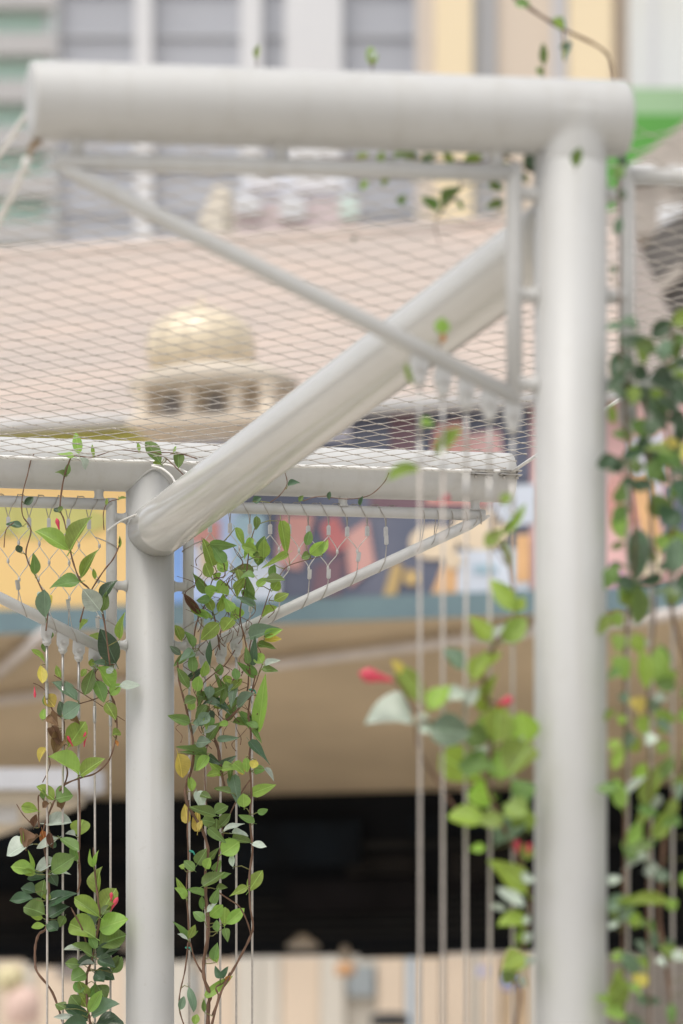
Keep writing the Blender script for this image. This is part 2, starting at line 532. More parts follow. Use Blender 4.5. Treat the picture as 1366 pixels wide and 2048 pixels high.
for pts, k, l in [
    (R_(-700, 830, 365, 1196), 'yel', 0), (R_(-700, 806, 487, 868), 'lime', 1), (R_(365, 812, 1060, 1196), 'navy', 0), (R_(1060, 812, 1900, 1196), 'pink', 0),
    (E_(90, 1040, 130, 38), 'olive', 1), (E_(-60, 1035, 100, 45), 'olive', 2),
    (R_(335, 842, 480, 1190), 'sky', 1), (R_(340, 1075, 368, 1190), 'blu', 2), (R_(487, 836, 700, 880), 'lil', 1), (R_(366, 1030, 440, 1075), 'sal', 2),
    (R_(466, 1020, 530, 1190), 'aqua', 2), ([(395, 1085), (430, 1075), (440, 1150), (400, 1160)], 'cream', 2),
    (R_(480, 1120, 560, 1200), 'pale', 3), ([(560, 1030), (628, 1030), (600, 1140), (552, 1130)], 'sal', 2), ([(640, 1050), (672, 1030), (700, 1090), (660, 1110)], 'red', 2),
    ([(690, 1070), (735, 1040), (750, 1130), (700, 1175)], 'sal', 2), ([(630, 1130), (690, 1110), (680, 1190), (620, 1195)], 'bur', 2),
    ([(764, 1196), (786, 1125), (806, 1130), (790, 1200)], 'gold', 2), (E_(822, 1155, 16, 16), 'gold', 2), (E_(866, 1085, 48, 34), 'cream', 2), (E_(960, 1060, 60, 40), 'cream', 2),
    ([(858, 1200), (890, 1120), (918, 1120), (914, 1195)], 'oran', 3), (E_(905, 1120, 20, 18), 'cream', 4), (R_(915, 1112, 1060, 1206), 'pale', 3), (E_(970, 1138, 26, 10), 'aqua', 4),
    (R_(1030, 1085, 1060, 1180), 'oran', 4), (R_(780, 830, 835, 915), 'bur', 1), ([(850, 1010), (870, 850), (925, 840), (985, 1010)], 'sal', 2), ([(925, 870), (1000, 860), (1010, 960), (960, 1000)], 'pink', 1),
    (R_(1022, 830, 1060, 975), 'navy', 2), (R_(985, 985, 1075, 1065), 'pale', 2), (R_(690, 810, 1060, 824), 'teal', 2), (R_(740, 990, 850, 1030), 'bur', 1),
    (E_(1245, 1000, 40, 60), 'sal', 1), (E_(1225, 1165, 26, 38), 'mag', 1), ([(1255, 880), (1330, 860), (1320, 1010), (1270, 990)], 'lil', 1), ([(1262, 960), (1300, 950), (1330, 1110), (1290, 1110)], 'oran', 2),
    (E_(1300, 1120, 30, 40), 'cream', 2), (E_(1350, 900, 30, 24), 'lime', 2), (R_(1330, 1000, 1420, 1130), 'navy', 1), (E_(1470, 1000, 60, 90), 'yel', 1), (R_(1550, 850, 1700, 1150), 'sky', 1),
    (R_(-700, 1194, 1900, 1243, -0.037), 'teal', 5),
]:
    mural_poly(pts, K[k], l)

# cupola standing on the eaves of the hall
cp = Fp(425, 835, 0.15)
cup = empty('cupola', tuple(FO + fa * cp.x + fb * (cp.y - 0.35) + Vector((0, 0, zt - 0.19))), -PHI)
tag(cup, 'golden domed cupola on the eaves in front of the pink roof', 'cupola')
m_gold = mat('gold_paint', (0.74, 0.63, 0.46), rough=0.4, metal=0.1, var=0.15, scale=2.0)
m_cor = mat('ochre_cornice', (0.58, 0.51, 0.42), rough=0.7, var=0.15, scale=4)
m_cpl = mat('cream_plaster', (0.72, 0.62, 0.50), rough=0.8, var=0.1)
zz = 0.0
MB().box((-0.52, -0.42, 0), (0.78, 0.42, 0.06)).build('plinth', m_cpl, cup, smooth=False)
for x in (-0.40, 0.0, 0.40, 0.66):
    for y in (-0.33, 0.33):
        MB().lathe([(0.085, 0.06), (0.085, 0.09), (0.065, 0.11), (0.065, 0.24), (0.09, 0.27), (0.09, 0.30)], 12, c=(x, y, 0)).build('pillar', m_cpl, cup)
MB().box((-0.44, -0.22, 0.06), (0.70, 0.22, 0.30)).build('lantern_core', m_cpl, cup, smooth=False)
m_nch = mat('niche_dark', (0.26, 0.24, 0.23), rough=0.8, var=0.3)
for x in (-0.19, 0.19):
    MB().prism([(x + 0.075 * math.cos(a * math.pi / 6) , -0.232, 0.20 + 0.075 * math.sin(a * math.pi / 6)) for a in range(7)] + [(x - 0.075, -0.232, 0.08), (x + 0.075, -0.232, 0.08)], (0, 0.011, 0)).build('niche', m_nch, cup, smooth=False)
autosmooth(MB().lathe([(0.60, 0.30), (0.66, 0.34), (0.66, 0.40), (0.58, 0.45), (0.50, 0.47), (0.47, 0.5)], 24).build('cornice', m_cor, cup))
co_ = bpy.data.objects['cornice']; co_.scale = (1.08, 0.9, 1); co_.location = (0.11, 0, 0)
MB().lathe([(0.40, 0.49), (0.43, 0.55), (0.455, 0.64), (0.45, 0.74), (0.41, 0.84), (0.33, 0.92), (0.22, 0.985), (0.11, 1.02), (0.03, 1.04)], 28).build('dome', m_gold, cup)
for k in range(12):
    a = 2 * math.pi * k / 12
    MB().tube([(rr_ * math.cos(a), rr_ * math.sin(a), h_) for rr_, h_ in ((0.405, 0.5), (0.435, 0.55), (0.46, 0.64), (0.455, 0.74), (0.415, 0.84), (0.335, 0.92), (0.225, 0.985), (0.11, 1.02))], 0.009, 5).build('rib', m_cor, cup)
MB().lathe([(0.02, 1.03), (0.035, 1.06), (0.015, 1.09), (0.004, 1.14)], 10).build('finial', m_gold, cup)

# side pavilion roofs at the right edge
pav = empty('side_pavilion', (P(1366, 600, 44).x, 44, 0))
tag(pav, 'grey roofed pavilion with white trim behind the green vines', 'building')
def pav_poly(pts, mt, name, y0, th):
    poly = [P(x, y, 44 + y0) - Vector(pav.location) for x, y in pts]
    return MB().prism(poly, (0, th, 0)).build(name, mt, pav, smooth=False)
m_pvb = mat('pavilion_beige', (0.46, 0.41, 0.36), rough=0.8, var=0.12)
m_pvd = mat('pavilion_tiles', (0.13, 0.12, 0.11), rough=0.8, var=0.4, scale=1.5)
m_pvw = mat('pavilion_trim', (0.78, 0.78, 0.78), rough=0.6, var=0.1)
pav_poly([(1258, 332), (1366, 246), (1560, 90), (1560, 470), (1258, 470)], m_pvb, 'gable', 0, 3.0)
for x0, x1, y0, y1 in ((1258, 1310, 330, 356), (1335, 1430, 334, 360), (1318, 1372, 410, 455)):
    pav_poly([(x0, y0), (x1, y0), (x1, y1), (x0, y1)], m_pvw, 'trim', -0.12, 0.11)
pav_poly([(1250, 545), (1325, 448), (1366, 425), (1560, 300), (1560, 640), (1250, 640)], m_pvd, 'tile_roof', -0.6, 0.45)
pav_poly([(1250, 622), (1366, 520), (1366, 548), (1250, 650)], m_pvb, 'verge', -0.75, 0.13)
pav_poly([(1240, 640), (1560, 640), (1560, 830), (1240, 830)], m_pvb, 'wall', -0.3, 2.0)
MB().box((-1.0, 0.2, 0), (2.5, 2.5, EYE + (HY - 840) / F * 44)).build('wall', m_pvb, pav, smooth=False)

# green hoarding
gh = empty('green_hoarding', (P(1330, 250, 60).x, 60, 0))
tag(gh, 'bright green hoarding beside the end of the top beam', 'hoarding')
m_grn = mat('green_board', (0.10, 0.34, 0.055), rough=0.6, var=0.12, scale=0.4)
m_grn2 = mat('pale_green_board', (0.34, 0.52, 0.30), rough=0.6, var=0.12, scale=0.4)
z0, z1, z2 = [EYE + (HY - y) / F * 60 for y in (345, 228, 176)]
MB().box((-1.2, 0, z0 - 1), (2.4, 0.2, z1)).build('board', m_grn, gh, smooth=False)
MB().box((-1.2, 0.0, z1), (2.4, 0.2, z2)).build('board', m_grn2, gh, smooth=False)
for x in (-0.6, 1.8):
    MB().tube([(x, 0.3, 0), (x, 0.3, z2 - 0.2)], 0.1, 10).build('post', m_gut, gh)

# ------------------------------------------------------------------ tall buildings behind
def tower(name, label, d, px0, px1, depth, wall):
    x0, x1 = (px0 - 683) / F * d, (px1 - 683) / F * d
    e = empty(name, ((x0 + x1) / 2, d, 0))
    tag(e, label, 'building')
    e['hw'] = (x1 - x0) / 2
    H = EYE + (HY + 700) / F * d
    MB().box((-(x1 - x0) / 2, 0, 0), ((x1 - x0) / 2, depth, H)).build('wall', wall, e, smooth=False)
    return e, H
def strip(e, d, px0, px1, H, proud, mt, name, z0=0.0, z1=None):
    x0, x1 = (px0 - 683) / F * d - e.location.x, (px1 - 683) / F * d - e.location.x
    return MB().box((x0, -proud, z0), (x1, -0.003, H if z1 is None else z1)).build(name, mt, e, smooth=False)

m_gla = mat('blue_grey_glazing', (0.43, 0.44, 0.475), rough=0.35, var=0.1, scale=0.1)
m_wpn = mat('white_panel', (0.68, 0.68, 0.69), rough=0.6, var=0.05, scale=0.1)
m_lgr = mat('light_grey_panel', (0.52, 0.52, 0.55), rough=0.6, var=0.05, scale=0.1)
m_mgr = mat('mid_grey_panel', (0.40, 0.40, 0.41), rough=0.6, var=0.06, scale=0.1)
m_spn = mat('spandrel_grey', (0.44, 0.45, 0.48), rough=0.6, var=0.06, scale=0.1)
e, H = tower('office_tower', 'blue grey office tower with white vertical fins behind the top beam', 130, 112, 866, 25, m_gla)
for a, b, m_, pr in ((270, 306, m_wpn, .5), (482, 524, m_wpn, .5), (570, 684, m_wpn, .6), (828, 866, m_lgr, .5), (112, 122, m_mgr, .3)):
    strip(e, 130, a, b, H, pr, m_, 'fin')
for k in range(13):
    y = -640 + 88 * k
    z = EYE + (HY - y) / F * 130
    strip(e, 130, 122, 828, 0, 0.12, m_spn, 'spandrel', z - 0.22, z)

m_crm = mat('cream_render', (0.82, 0.68, 0.46), rough=0.8, var=0.05, scale=0.1)
m_bei = mat('beige_render', (0.66, 0.56, 0.46), rough=0.8, var=0.05, scale=0.1)
m_brn = mat('brown_edge', (0.42, 0.36, 0.30), rough=0.8, var=0.05, scale=0.1)
e, H = tower('apartment_tower', 'cream and beige tower with tall vertical bays above the near post', 100, 866, 1256, 22, m_bei)
for a, b, m_, pr in ((870, 944, m_crm, .5), (944, 992, m_mgr, .15), (1104, 1134, m_lgr, .1), (1136, 1222, m_crm, .5), (1240, 1256, m_brn, .2)):
    strip(e, 100, a, b, H, pr, m_, 'bay')

m_min = mat('mint_wall', (0.56, 0.74, 0.64), rough=0.7, var=0.08, scale=0.1)
m_band = mat('grey_band', (0.50, 0.48, 0.47), rough=0.7, var=0.08, scale=0.1)
e, H = tower('mint_block', 'mint green block with grey horizontal balcony bands', 180, -420, 104, 25, m_min)
for k in range(14):
    y = -600 + 94 * k + 40
    z = EYE + (HY - y) / F * 180
    strip(e, 180, -420, 112, 0, 0.9, m_band, 'balcony_band', z - 0.5, z + 0.5)
strip(e, 180, 92, 106, H, 0.3, m_wpn, 'corner_pier')

m_ptw = mat('pale_tower', (0.76, 0.80, 0.81), rough=0.5, var=0.06, scale=0.08, col2=(0.73, 0.72, 0.66))
e, H = tower('pale_tower', 'pale blue white tower behind the green hoarding', 160, 1240, 1900, 25, m_ptw)
for k in range(5):
    strip(e, 160, 1300 + 120 * k, 1312 + 120 * k, H, 0.08, m_wpn, 'mullion')

# gables and parapets that rise behind the ridge of the pink roof
def ridge_house(name, label, d, pts, m_, trims=()):
    c = P(pts[0][0], HY, d); c.z = 0
    e = empty(name, c)
    tag(e, label, 'building')
    poly = [P(x, y, d) - c for x, y in pts]
    MB().prism(poly, (0, 5, 0)).build('wall', m_, e, smooth=False)
    for x0, y0, x1, y1, mt in trims:
        MB().prism([P(x, y, d) - c for x, y in ((x0, y0), (x1, y0), (x1, y1), (x0, y1))], (0, -0.15, 0)).build('window', mt, e, smooth=False)
ridge_house('cream_gable', 'small cream gable just above the pink roof ridge', 50, [(392, 620), (396, 442), (430, 368), (462, 374), (446, 440), (446, 620)], mat('bleached_cream', (0.70, 0.64, 0.54), rough=0.8, var=0.1))
ridge_house('pink_parapet_house', 'pale pink parapet with white openings above the roof ridge', 55, [(440, 620), (440, 410), (720, 396), (720, 620)],
            mat('pale_pink_wall', (0.62, 0.52, 0.52), rough=0.8, var=0.1, scale=0.4),
            [(470, 368 + 30, 520, 430, m_wpn), (560, 400, 610, 440, m_wpn), (680, 398, 716, 440, mat('pale_mint', (0.6, 0.7, 0.64), rough=0.7, var=0.05))])
ridge_house('white_attic', 'white attic window between rail and pink roof', 58, [(480, 620), (480, 350), (700, 340), (716, 620)],
            mat('white_attic_wall', (0.62, 0.64, 0.68), rough=0.7, var=0.12, scale=0.5), [(500, 356, 560, 380, m_wpn), (590, 352, 680, 385, m_wpn)])

# far side of the street under the hall: pale shop fronts
shop = empty('shop_row', (0, 66, 0), -PHI * 0.4)
tag(shop, 'row of cream shopfront shutters seen below the black shade panel', 'shops')
m_s1 = mat('shutter_cream', (0.68, 0.55, 0.42), rough=0.7, var=0.08, scale=0.5)
m_s2 = mat('shutter_pale', (0.62, 0.57, 0.49), rough=0.7, var=0.08, scale=0.5)
m_s3 = mat('shutter_blue', (0.55, 0.62, 0.68), rough=0.6, var=0.08, scale=0.5)
m_s4 = mat('shutter_grey', (0.30, 0.33, 0.34), rough=0.6, var=0.08, scale=0.5)
m_s5 = mat('shop_tan', (0.60, 0.44, 0.28), rough=0.7, var=0.3, scale=1.2)
MB().box((-16, 0.3, 0), (16, 8, 7.5)).build('wall', m_s2, shop, smooth=False)
def shop_x(px):
    return (px - 683) / F * 66
for i, (a, b, m_, y0) in enumerate([(-260, -140, m_s1, 1860), (-140, -20, m_s3, 1860), (-20, 40, m_s1, 1860), (40, 60, m_s2, 1860), (60, 130, m_s1, 1860), (130, 245, m_s1, 1860), (245, 380, m_s2, 1860), (380, 395, m_s4, 1940), (395, 470, m_s1, 1860), (470, 520, m_s2, 1860), (520, 560, m_s2, 1860),
                                    (560, 640, m_s1, 1860), (640, 690, m_s2, 1860), (695, 750, m_s4, 1930), (755, 812, m_s1, 1860), (814, 832, m_s3, 1860), (834, 885, m_s1, 1860), (887, 940, m_s1, 1860), (942, 958, m_s2, 1860), (960, 1000, m_s1, 1860), (1002, 1060, m_s5, 1860),
                                    (1060, 1200, m_s2, 1860), (1200, 1300, m_s4, 1850), (1300, 1500, m_s4, 1850)]):
    zt_ = EYE + (HY - y0) / F * 66
    zb_ = 0.0 if m_ is not m_s4 else EYE + (HY - 1992) / F * 66
    MB().box((shop_x(a), 0.05 + 0.03 * (i % 3), zb_), (shop_x(b) - 0.02, 0.29, zt_)).build('shutter', m_, shop, smooth=False)
# goods hung in front of the shops
for i, (x, y, w_, h_, c) in enumerate([(45, 2010, 70, 80, (0.74, 0.54, 0.46)), (20, 1955, 60, 50, (0.68, 0.60, 0.36)), (112, 1890, 34, 60, (0.60, 0.34, 0.26)), (135, 1905, 50, 110, (0.36, 0.32, 0.30)), (690, 1938, 40, 26, (0.62, 0.34, 0.16)), (965, 1942, 20, 20, (0.40, 0.40, 0.62)), (1020, 1965, 30, 30, (0.35, 0.36, 0.62)), (780, 2040, 80, 30, (0.03, 0.03, 0.03))]):
    dd = 58.0
    p = P(x, y, dd)
    s = dd / F
    prof = [(w_ * s * 0.32, -h_ * s * 0.5), (w_ * s * 0.5, -h_ * s * 0.35), (w_ * s * 0.5, h_ * s * 0.2), (w_ * s * 0.3, h_ * s * 0.45), (w_ * s * 0.06, h_ * s * 0.5)]
    o = MB().lathe(prof, 12).build('hanging_bag', mat('bag_%d' % i, c, rough=0.7, var=0.15), None, loc=p)
    tag(o, ['pink bag hanging low at the far left shop', 'mustard bag hanging above a pink bag', 'orange red bag under the black shade panel beside a grey bag', 'tall grey brown bag beside the orange one', 'small tan bag above the grey shop window',
            'small violet bag at the shopfront between two thin cables', 'blue bag beside the lower near post', 'black bag at the bottom edge below the grey window'][i], 'bag', 'bags hanging at the far shops')
pipe = tag(MB().tube([(p_[0], p_[1], p_[2]) for p_ in (P(-500, 1925, 58), P(1800, 1895, 58))], 0.03, 6).build('hanging_rail', m_gut), 'long grey rail that carries the bags at the far shops', 'rail')

# white canopy at the left edge
cn = empty('street_canopy', (P(0, 1530, 26).x, 26, 0))
tag(cn, 'white flat street canopy with rounded end left of the rear post', 'canopy')
zc = 4.47
cl = cn.location
tip = (P(205, 1530, 26).x - cl.x)
pl = [(-4.0, 0.0), (tip - 0.25, 0.0), (tip - 0.08, 0.05), (tip, 0.2), (tip - 0.06, 0.4), (-0.45, 3.6), (-4.0, 3.9)]
m_cnw = mat('canopy_white', (0.50, 0.50, 0.52), rough=0.45, var=0.06)
m_cnu = mat('canopy_soffit', (0.62, 0.54, 0.42), rough=0.8, var=0.25, scale=1.4)
MB().prism([(x, y, zc - 0.12) for x, y in pl], (0, 0, 0.14)).build('slab', m_cnw, cn, smooth=False)
c0 = Vector((-2.2, 1.6))
MB().prism([(x + (c0.x - x) * 0.05, y + (c0.y - y) * 0.08, zc - 0.20) for x, y in pl], (0, 0, 0.079)).build('soffit_panel', m_cnu, cn, smooth=False)
MB().box((-4.0, 0.25, zc - 0.32), (tip - 0.6, 0.4, zc - 0.201)).build('edge_beam', m_gut, cn, smooth=False)
MB().tube([(-2.6, 1.8, 0), (-2.6, 1.8, zc - 0.2)], 0.11, 14).build('column', m_gut, cn)

# ================================================================== trellis frames
TH = math.radians(13.5)
R = 0.075


def solve_s(px, ox, od):
    """distance along the beam direction from (ox, od) that projects to photo column px"""
    k = (px - 683) / F
    return (k * od - ox) / (math.cos(TH) - k * math.sin(TH))


class Frame:
    pass


def zdiag(ax):
    return -0.56 + (ax - 0.117) * (0.442 / 0.933)


m_shared = {}


def shared(key, builder):
    if key not in m_shared:
        m_shared[key] = builder()
    return m_shared[key]


def mk_mesh(name, mb, mt, smooth=True, sharp=None):
    me = bpy.data.meshes.new(name)
    me.from_pydata([tuple(v) for v in mb.v], [], mb.f)
    if smooth:
        me.polygons.foreach_set('use_smooth', [True] * len(me.polygons))
        if sharp:
            me.set_sharp_from_angle(angle=math.radians(sharp))
    me.materials.append(mt)
    return me


def neck_mesh():
    prof = [(0.021, 0.0), (0.0165, 0.006), (0.014, 0.012), (0.0135, 0.02), (0.014, 0.028), (0.0165, 0.034), (0.021, 0.04)]
    return mk_mesh('neck', MB().lathe(prof, 14), M_PAINT)


def lug_mesh():
    mb = MB()
    pts = [(0.0165, 0.030), (0.0185, 0.006)]
    for k in range(9):
        a = math.radians(15 - 210 * k / 8)
        pts.append((0.0185 * math.cos(a), 0.0185 * math.sin(a)))
    pts += [(-0.0185, 0.006), (-0.0165, 0.030)]
    mb.prism([(x, -0.005, z) for x, z in pts], (0, 0.010, 0))
    return mk_mesh('lug', mb, M_PAINT, sharp=30)


def bolt_mesh():
    mb = MB().lathe([(0.0085, -0.0165), (0.0085, -0.013), (0.0075, -0.0125), (0.0075, 0.014), (0.0085, 0.0165)], 12, 'y')
    mb.lathe([(0.0048, -0.0185), (0.0055, -0.0166)], 10, 'y')
    return mk_mesh('bolt', mb, M_STEEL, sharp=30)


def fork_mesh():
    mb = MB()
    for y in (-0.0115, 0.0075):
        pts = []
        for k in range(7):
            a = math.radians(180 * k / 6)
            pts.append((0.0115 * math.cos(a), 0.0115 * math.sin(a)))
        pts += [(-0.0115, -0.018), (0.0115, -0.018)]
        mb.prism([(x, y, z) for x, z in pts], (0, 0.004, 0))
    mb.lathe([(0.013, -0.026), (0.0135, -0.018)][::1], 12)
    mb.lathe([(0.006, -0.034), (0.012, -0.0262)], 12)
    return mk_mesh('fork', mb, M_PAINT, sharp=30)


def make_frame(name, label, px_post, d_post, y_axis, left_px, right_px, left_y, right_y, left_neck, right_neck):
    fr = Frame()
    ox = (px_post - 683) / F * d_post
    fr.ox, fr.od = ox, d_post
    fr.Z = EYE + (HY - y_axis) / F * d_post
    e = empty(name, (ox, d_post, 0), TH)
    tag(e, label, 'trellis frame')
    fr.e = e
    sl = solve_s(left_px, ox, d_post)
    sr = solve_s(right_px, ox, d_post)
    if abs(sl) > abs(sr):
        se, ye = sl, left_y
    else:
        se, ye = sr, right_y
    de = d_post + se * math.sin(TH)
    ze = EYE + (HY - ye) / F * de
    fr.k = (ze - fr.Z) / se
    fr.sl, fr.sr = sl, sr
    zx = lambda x: fr.Z + fr.k * x
    fr.zx = zx
    MB().tube([(0, 0, 0), (0, 0, 1.2), (0, 0, 2.4), (0, 0, fr.Z)], R * 0.965, 64).build('post', M_PAINT, e)
    # beam with softened rims and flat end plates
    rim = [(sl - 0.0004, 0.6), (sl, 0.955), (sl + 0.0025, 0.985), (sl + 0.008, 1.0), (sl * 0.5, 1.0), (0, 1.0), (sr * 0.5, 1.0), (sr - 0.008, 1.0), (sr - 0.0025, 0.985), (sr, 0.955), (sr + 0.0004, 0.6)]
    autosmooth(MB().tube([(x, 0, zx(x)) for x, _ in rim], [R * q for _, q in rim], 64).build('beam', M_PAINT, e), 50)
    rp = R * 0.965
    bead = []
    for q in range(49):
        a = 2 * math.pi * q / 48
        zz_ = -math.sqrt(max(0, R * R - (rp * math.sin(a)) ** 2))
        bead.append((rp * math.cos(a), rp * math.sin(a), fr.Z + zz_ + 0.0005))
    MB().tube(bead, [0.0032 + 0.0007 * math.sin(i * 2.3) for i in range(49)], 8).build('weld_bead', M_PAINT, e)
    for s, necks in ((-1, left_neck), (1, right_neck)):
        wing(fr, e, s, necks)
    return fr


def wing(fr, e, s, necks):
    zx = fr.zx
    rr = 0.0172
    L = lambda ax, z: (s * ax, 0.0, zx(s * ax) + z)
    MB().tube([L(0.117, -0.115), L(0.5, -0.115), L(1.04, -0.1165)], rr, 20).build('top_rail', M_PAINT, e)
    MB().tube([L(0.117, -0.0985), L(0.117, -0.115), L(0.117, -0.3), L(0.117, -0.56)], 0.0165, 20).build('side_rail', M_PAINT, e)
    MB().tube([L(0.108, zdiag(0.108)), L(0.5, zdiag(0.5)), L(0.99, zdiag(0.99)), L(1.055, zdiag(1.055) - 0.002)], [0.0165, 0.0165, 0.0165, 0.004], 20).build('sloping_rail', M_PAINT, e)
    ms = shared('neck', neck_mesh)
    for z in (-0.155, -0.357, -0.535):
        a = 0.0705 if s > 0 else -0.1105
        inst('stub', ms, e, (a, 0, zx(s * .1) + z), (0, math.radians(90), 0), (1, 1, 1.0))
    for ax in necks:
        inst('neck', ms, e, (s * ax, 0, zx(s * ax) - 0.1035), (0, 0, 0), (1, 1, 0.85))
    lm, bm_ = shared('lug', lug_mesh), shared('bolt', bolt_mesh)
    for k in range(5):
        ax = 0.12 + 0.048 * k
        l = inst('lug', lm, e, (s * ax, 0, zx(s * ax) + zdiag(ax) - 0.041))
        inst('bolt', bm_, l, (0, 0, 0))


far = make_frame('rear_trellis_frame', 'sharp white tubular trellis frame with triangular wings, the rear one', 300, 11.5, 934, -420, 1021, 905, 956.0, (0.155, 0.594, 1.0), (0.155, 0.594, 1.01))
near = make_frame('front_trellis_frame', 'blurred white tubular trellis frame with long top beam, the front one', 1141, 7.68, 235, 62, 1249, 200, 240, (0.155, 0.594, 1.0), ())
# soft fillet weld where the front post runs into the beam
gx, gz = 40, 40
V_, F_ = [], []
rp = R * 0.965
for j in range(gz + 1):
    zr_ = -0.11 + 0.125 * j / gz
    for i in range(gx + 1):
        x_ = -0.074 + 0.148 * i / gx
        a_ = math.sqrt(max(0, rp * rp - x_ * x_))
        b_ = math.sqrt(max(0, R * R - (zr_ - near.k * x_) ** 2)) if abs(zr_ - near.k * x_) < R else 0.0
        k_ = 0.012
        h_ = max(k_ - abs(a_ - b_), 0) / k_
        edge = min(1, (0.074 - abs(x_)) / 0.02, (zr_ + 0.11) / 0.02, (0.015 - zr_) / 0.02)
        y_ = -(max(a_, b_) + (h_ * h_ * k_ * 0.25 + 0.0008) * max(0, edge) - 0.0012 * (1 - max(0, edge)))
        V_.append((x_, y_, near.Z + zr_))
for j in range(gz):
    for i in range(gx):
        a_ = j * (gx + 1) + i
        F_.append((a_, a_ + 1, a_ + gx + 2, a_ + gx + 1))
obj('fillet_weld', V_, F_, M_PAINT, near.e)
# the front frame's right beam end is a short stub, its right wing goes on below


def loc2w(fr, p):
    c, s = math.cos(TH), math.sin(TH)
    return Vector((fr.ox + p[0] * c - p[1] * s, fr.od + p[0] * s + p[1] * c, p[2]))


# ------------------------------------------------------------------ climbing wires
fk = None
ordn = ['nearest to', 'second from', 'third from', 'fourth from', 'fifth from']
fork_me = fork_mesh()
for fr, fname, sides in ((far, 'sharp rear post', (-1, 1)), (near, 'blurred front post', (-1, 1))):
    for s in sides:
        for k in range(5):
            if fr is near and s > 0 and k > 3:
                continue
            ax = 0.12 + 0.048 * k
            z = fr.zx(s * ax) + zdiag(ax) - 0.041
            wp = loc2w(fr, (s * ax, 0, z))
            e = empty('climbing_wire', wp, TH)
            tag(e, 'thin steel climbing wire %s the %s on its %s side' % (ordn[k], fname, 'left' if s < 0 else 'right'), 'cable', 'vertical climbing wires under the trellis wings')
            inst('fork', fork_me, e)
            rodl = 0.10 + 0.012 * ((k * 7) % 3)
            MB().tube([(0, 0, -0.03), (0, 0, -0.03 - rodl)], 0.0038, 10).build('threaded_rod', M_STEEL, e)
            mb = MB()
            mb.lathe([(0.0046, -0.03 - rodl - 0.05), (0.005, -0.03 - rodl - 0.045), (0.005, -0.03 - rodl)], 10)
            mb.build('sleeve', M_STEEL, e)
            sw = 0.0015 * math.sin(k * 2.1)
            pts = [(sw * math.sin(i), 0, -0.03 - rodl - 0.02 - (z - 0.2) * i / 7) for i in range(8)]
            MB().tube(pts, 0.0033, 8).build('strand', M_CABLE, e)

# ------------------------------------------------------------------ connecting tube between the posts
a0, a1 = P(309, 1066, 11.5), P(1141, 447, 7.68)
a0.y = 11.485
dz = (a1.z + a0.z) / 2
ct = empty('connecting_tube', ((a0 + a1) / 2) * 1.0)
c_ = ct.location.copy()
n_ = 24
MB().tube([(a0 + (a1 - a0) * (i / n_)) - c_ for i in range(n_ + 1)], [0.0815 + (0.0735 - 0.0815) * i / n_ for i in range(n_ + 1)], 72).build('tube', M_GLOSS, ct)
tag(ct, 'thick white steel tube running from the rear post up to the front post', 'tube')

# ------------------------------------------------------------------ triangular wire nets laced into the wings
def ferr_mesh(l, r):
    return mk_mesh('ferrule', MB().lathe([(r * 0.8, -l / 2), (r, -l / 2 + 0.002), (r, l / 2 - 0.002), (r * 0.8, l / 2)], 8), M_FERR, sharp=40)


def term_mesh():
    mb = MB()
    mb.box((-0.0055, -0.004, -0.028), (0.0055, 0.004, -0.006))
    mb.lathe([(0.006, -0.0033), (0.006, 0.0033)], 10, 'y', (0, 0, -0.004))
    return mk_mesh('terminal', mb, M_FERR, sharp=30)


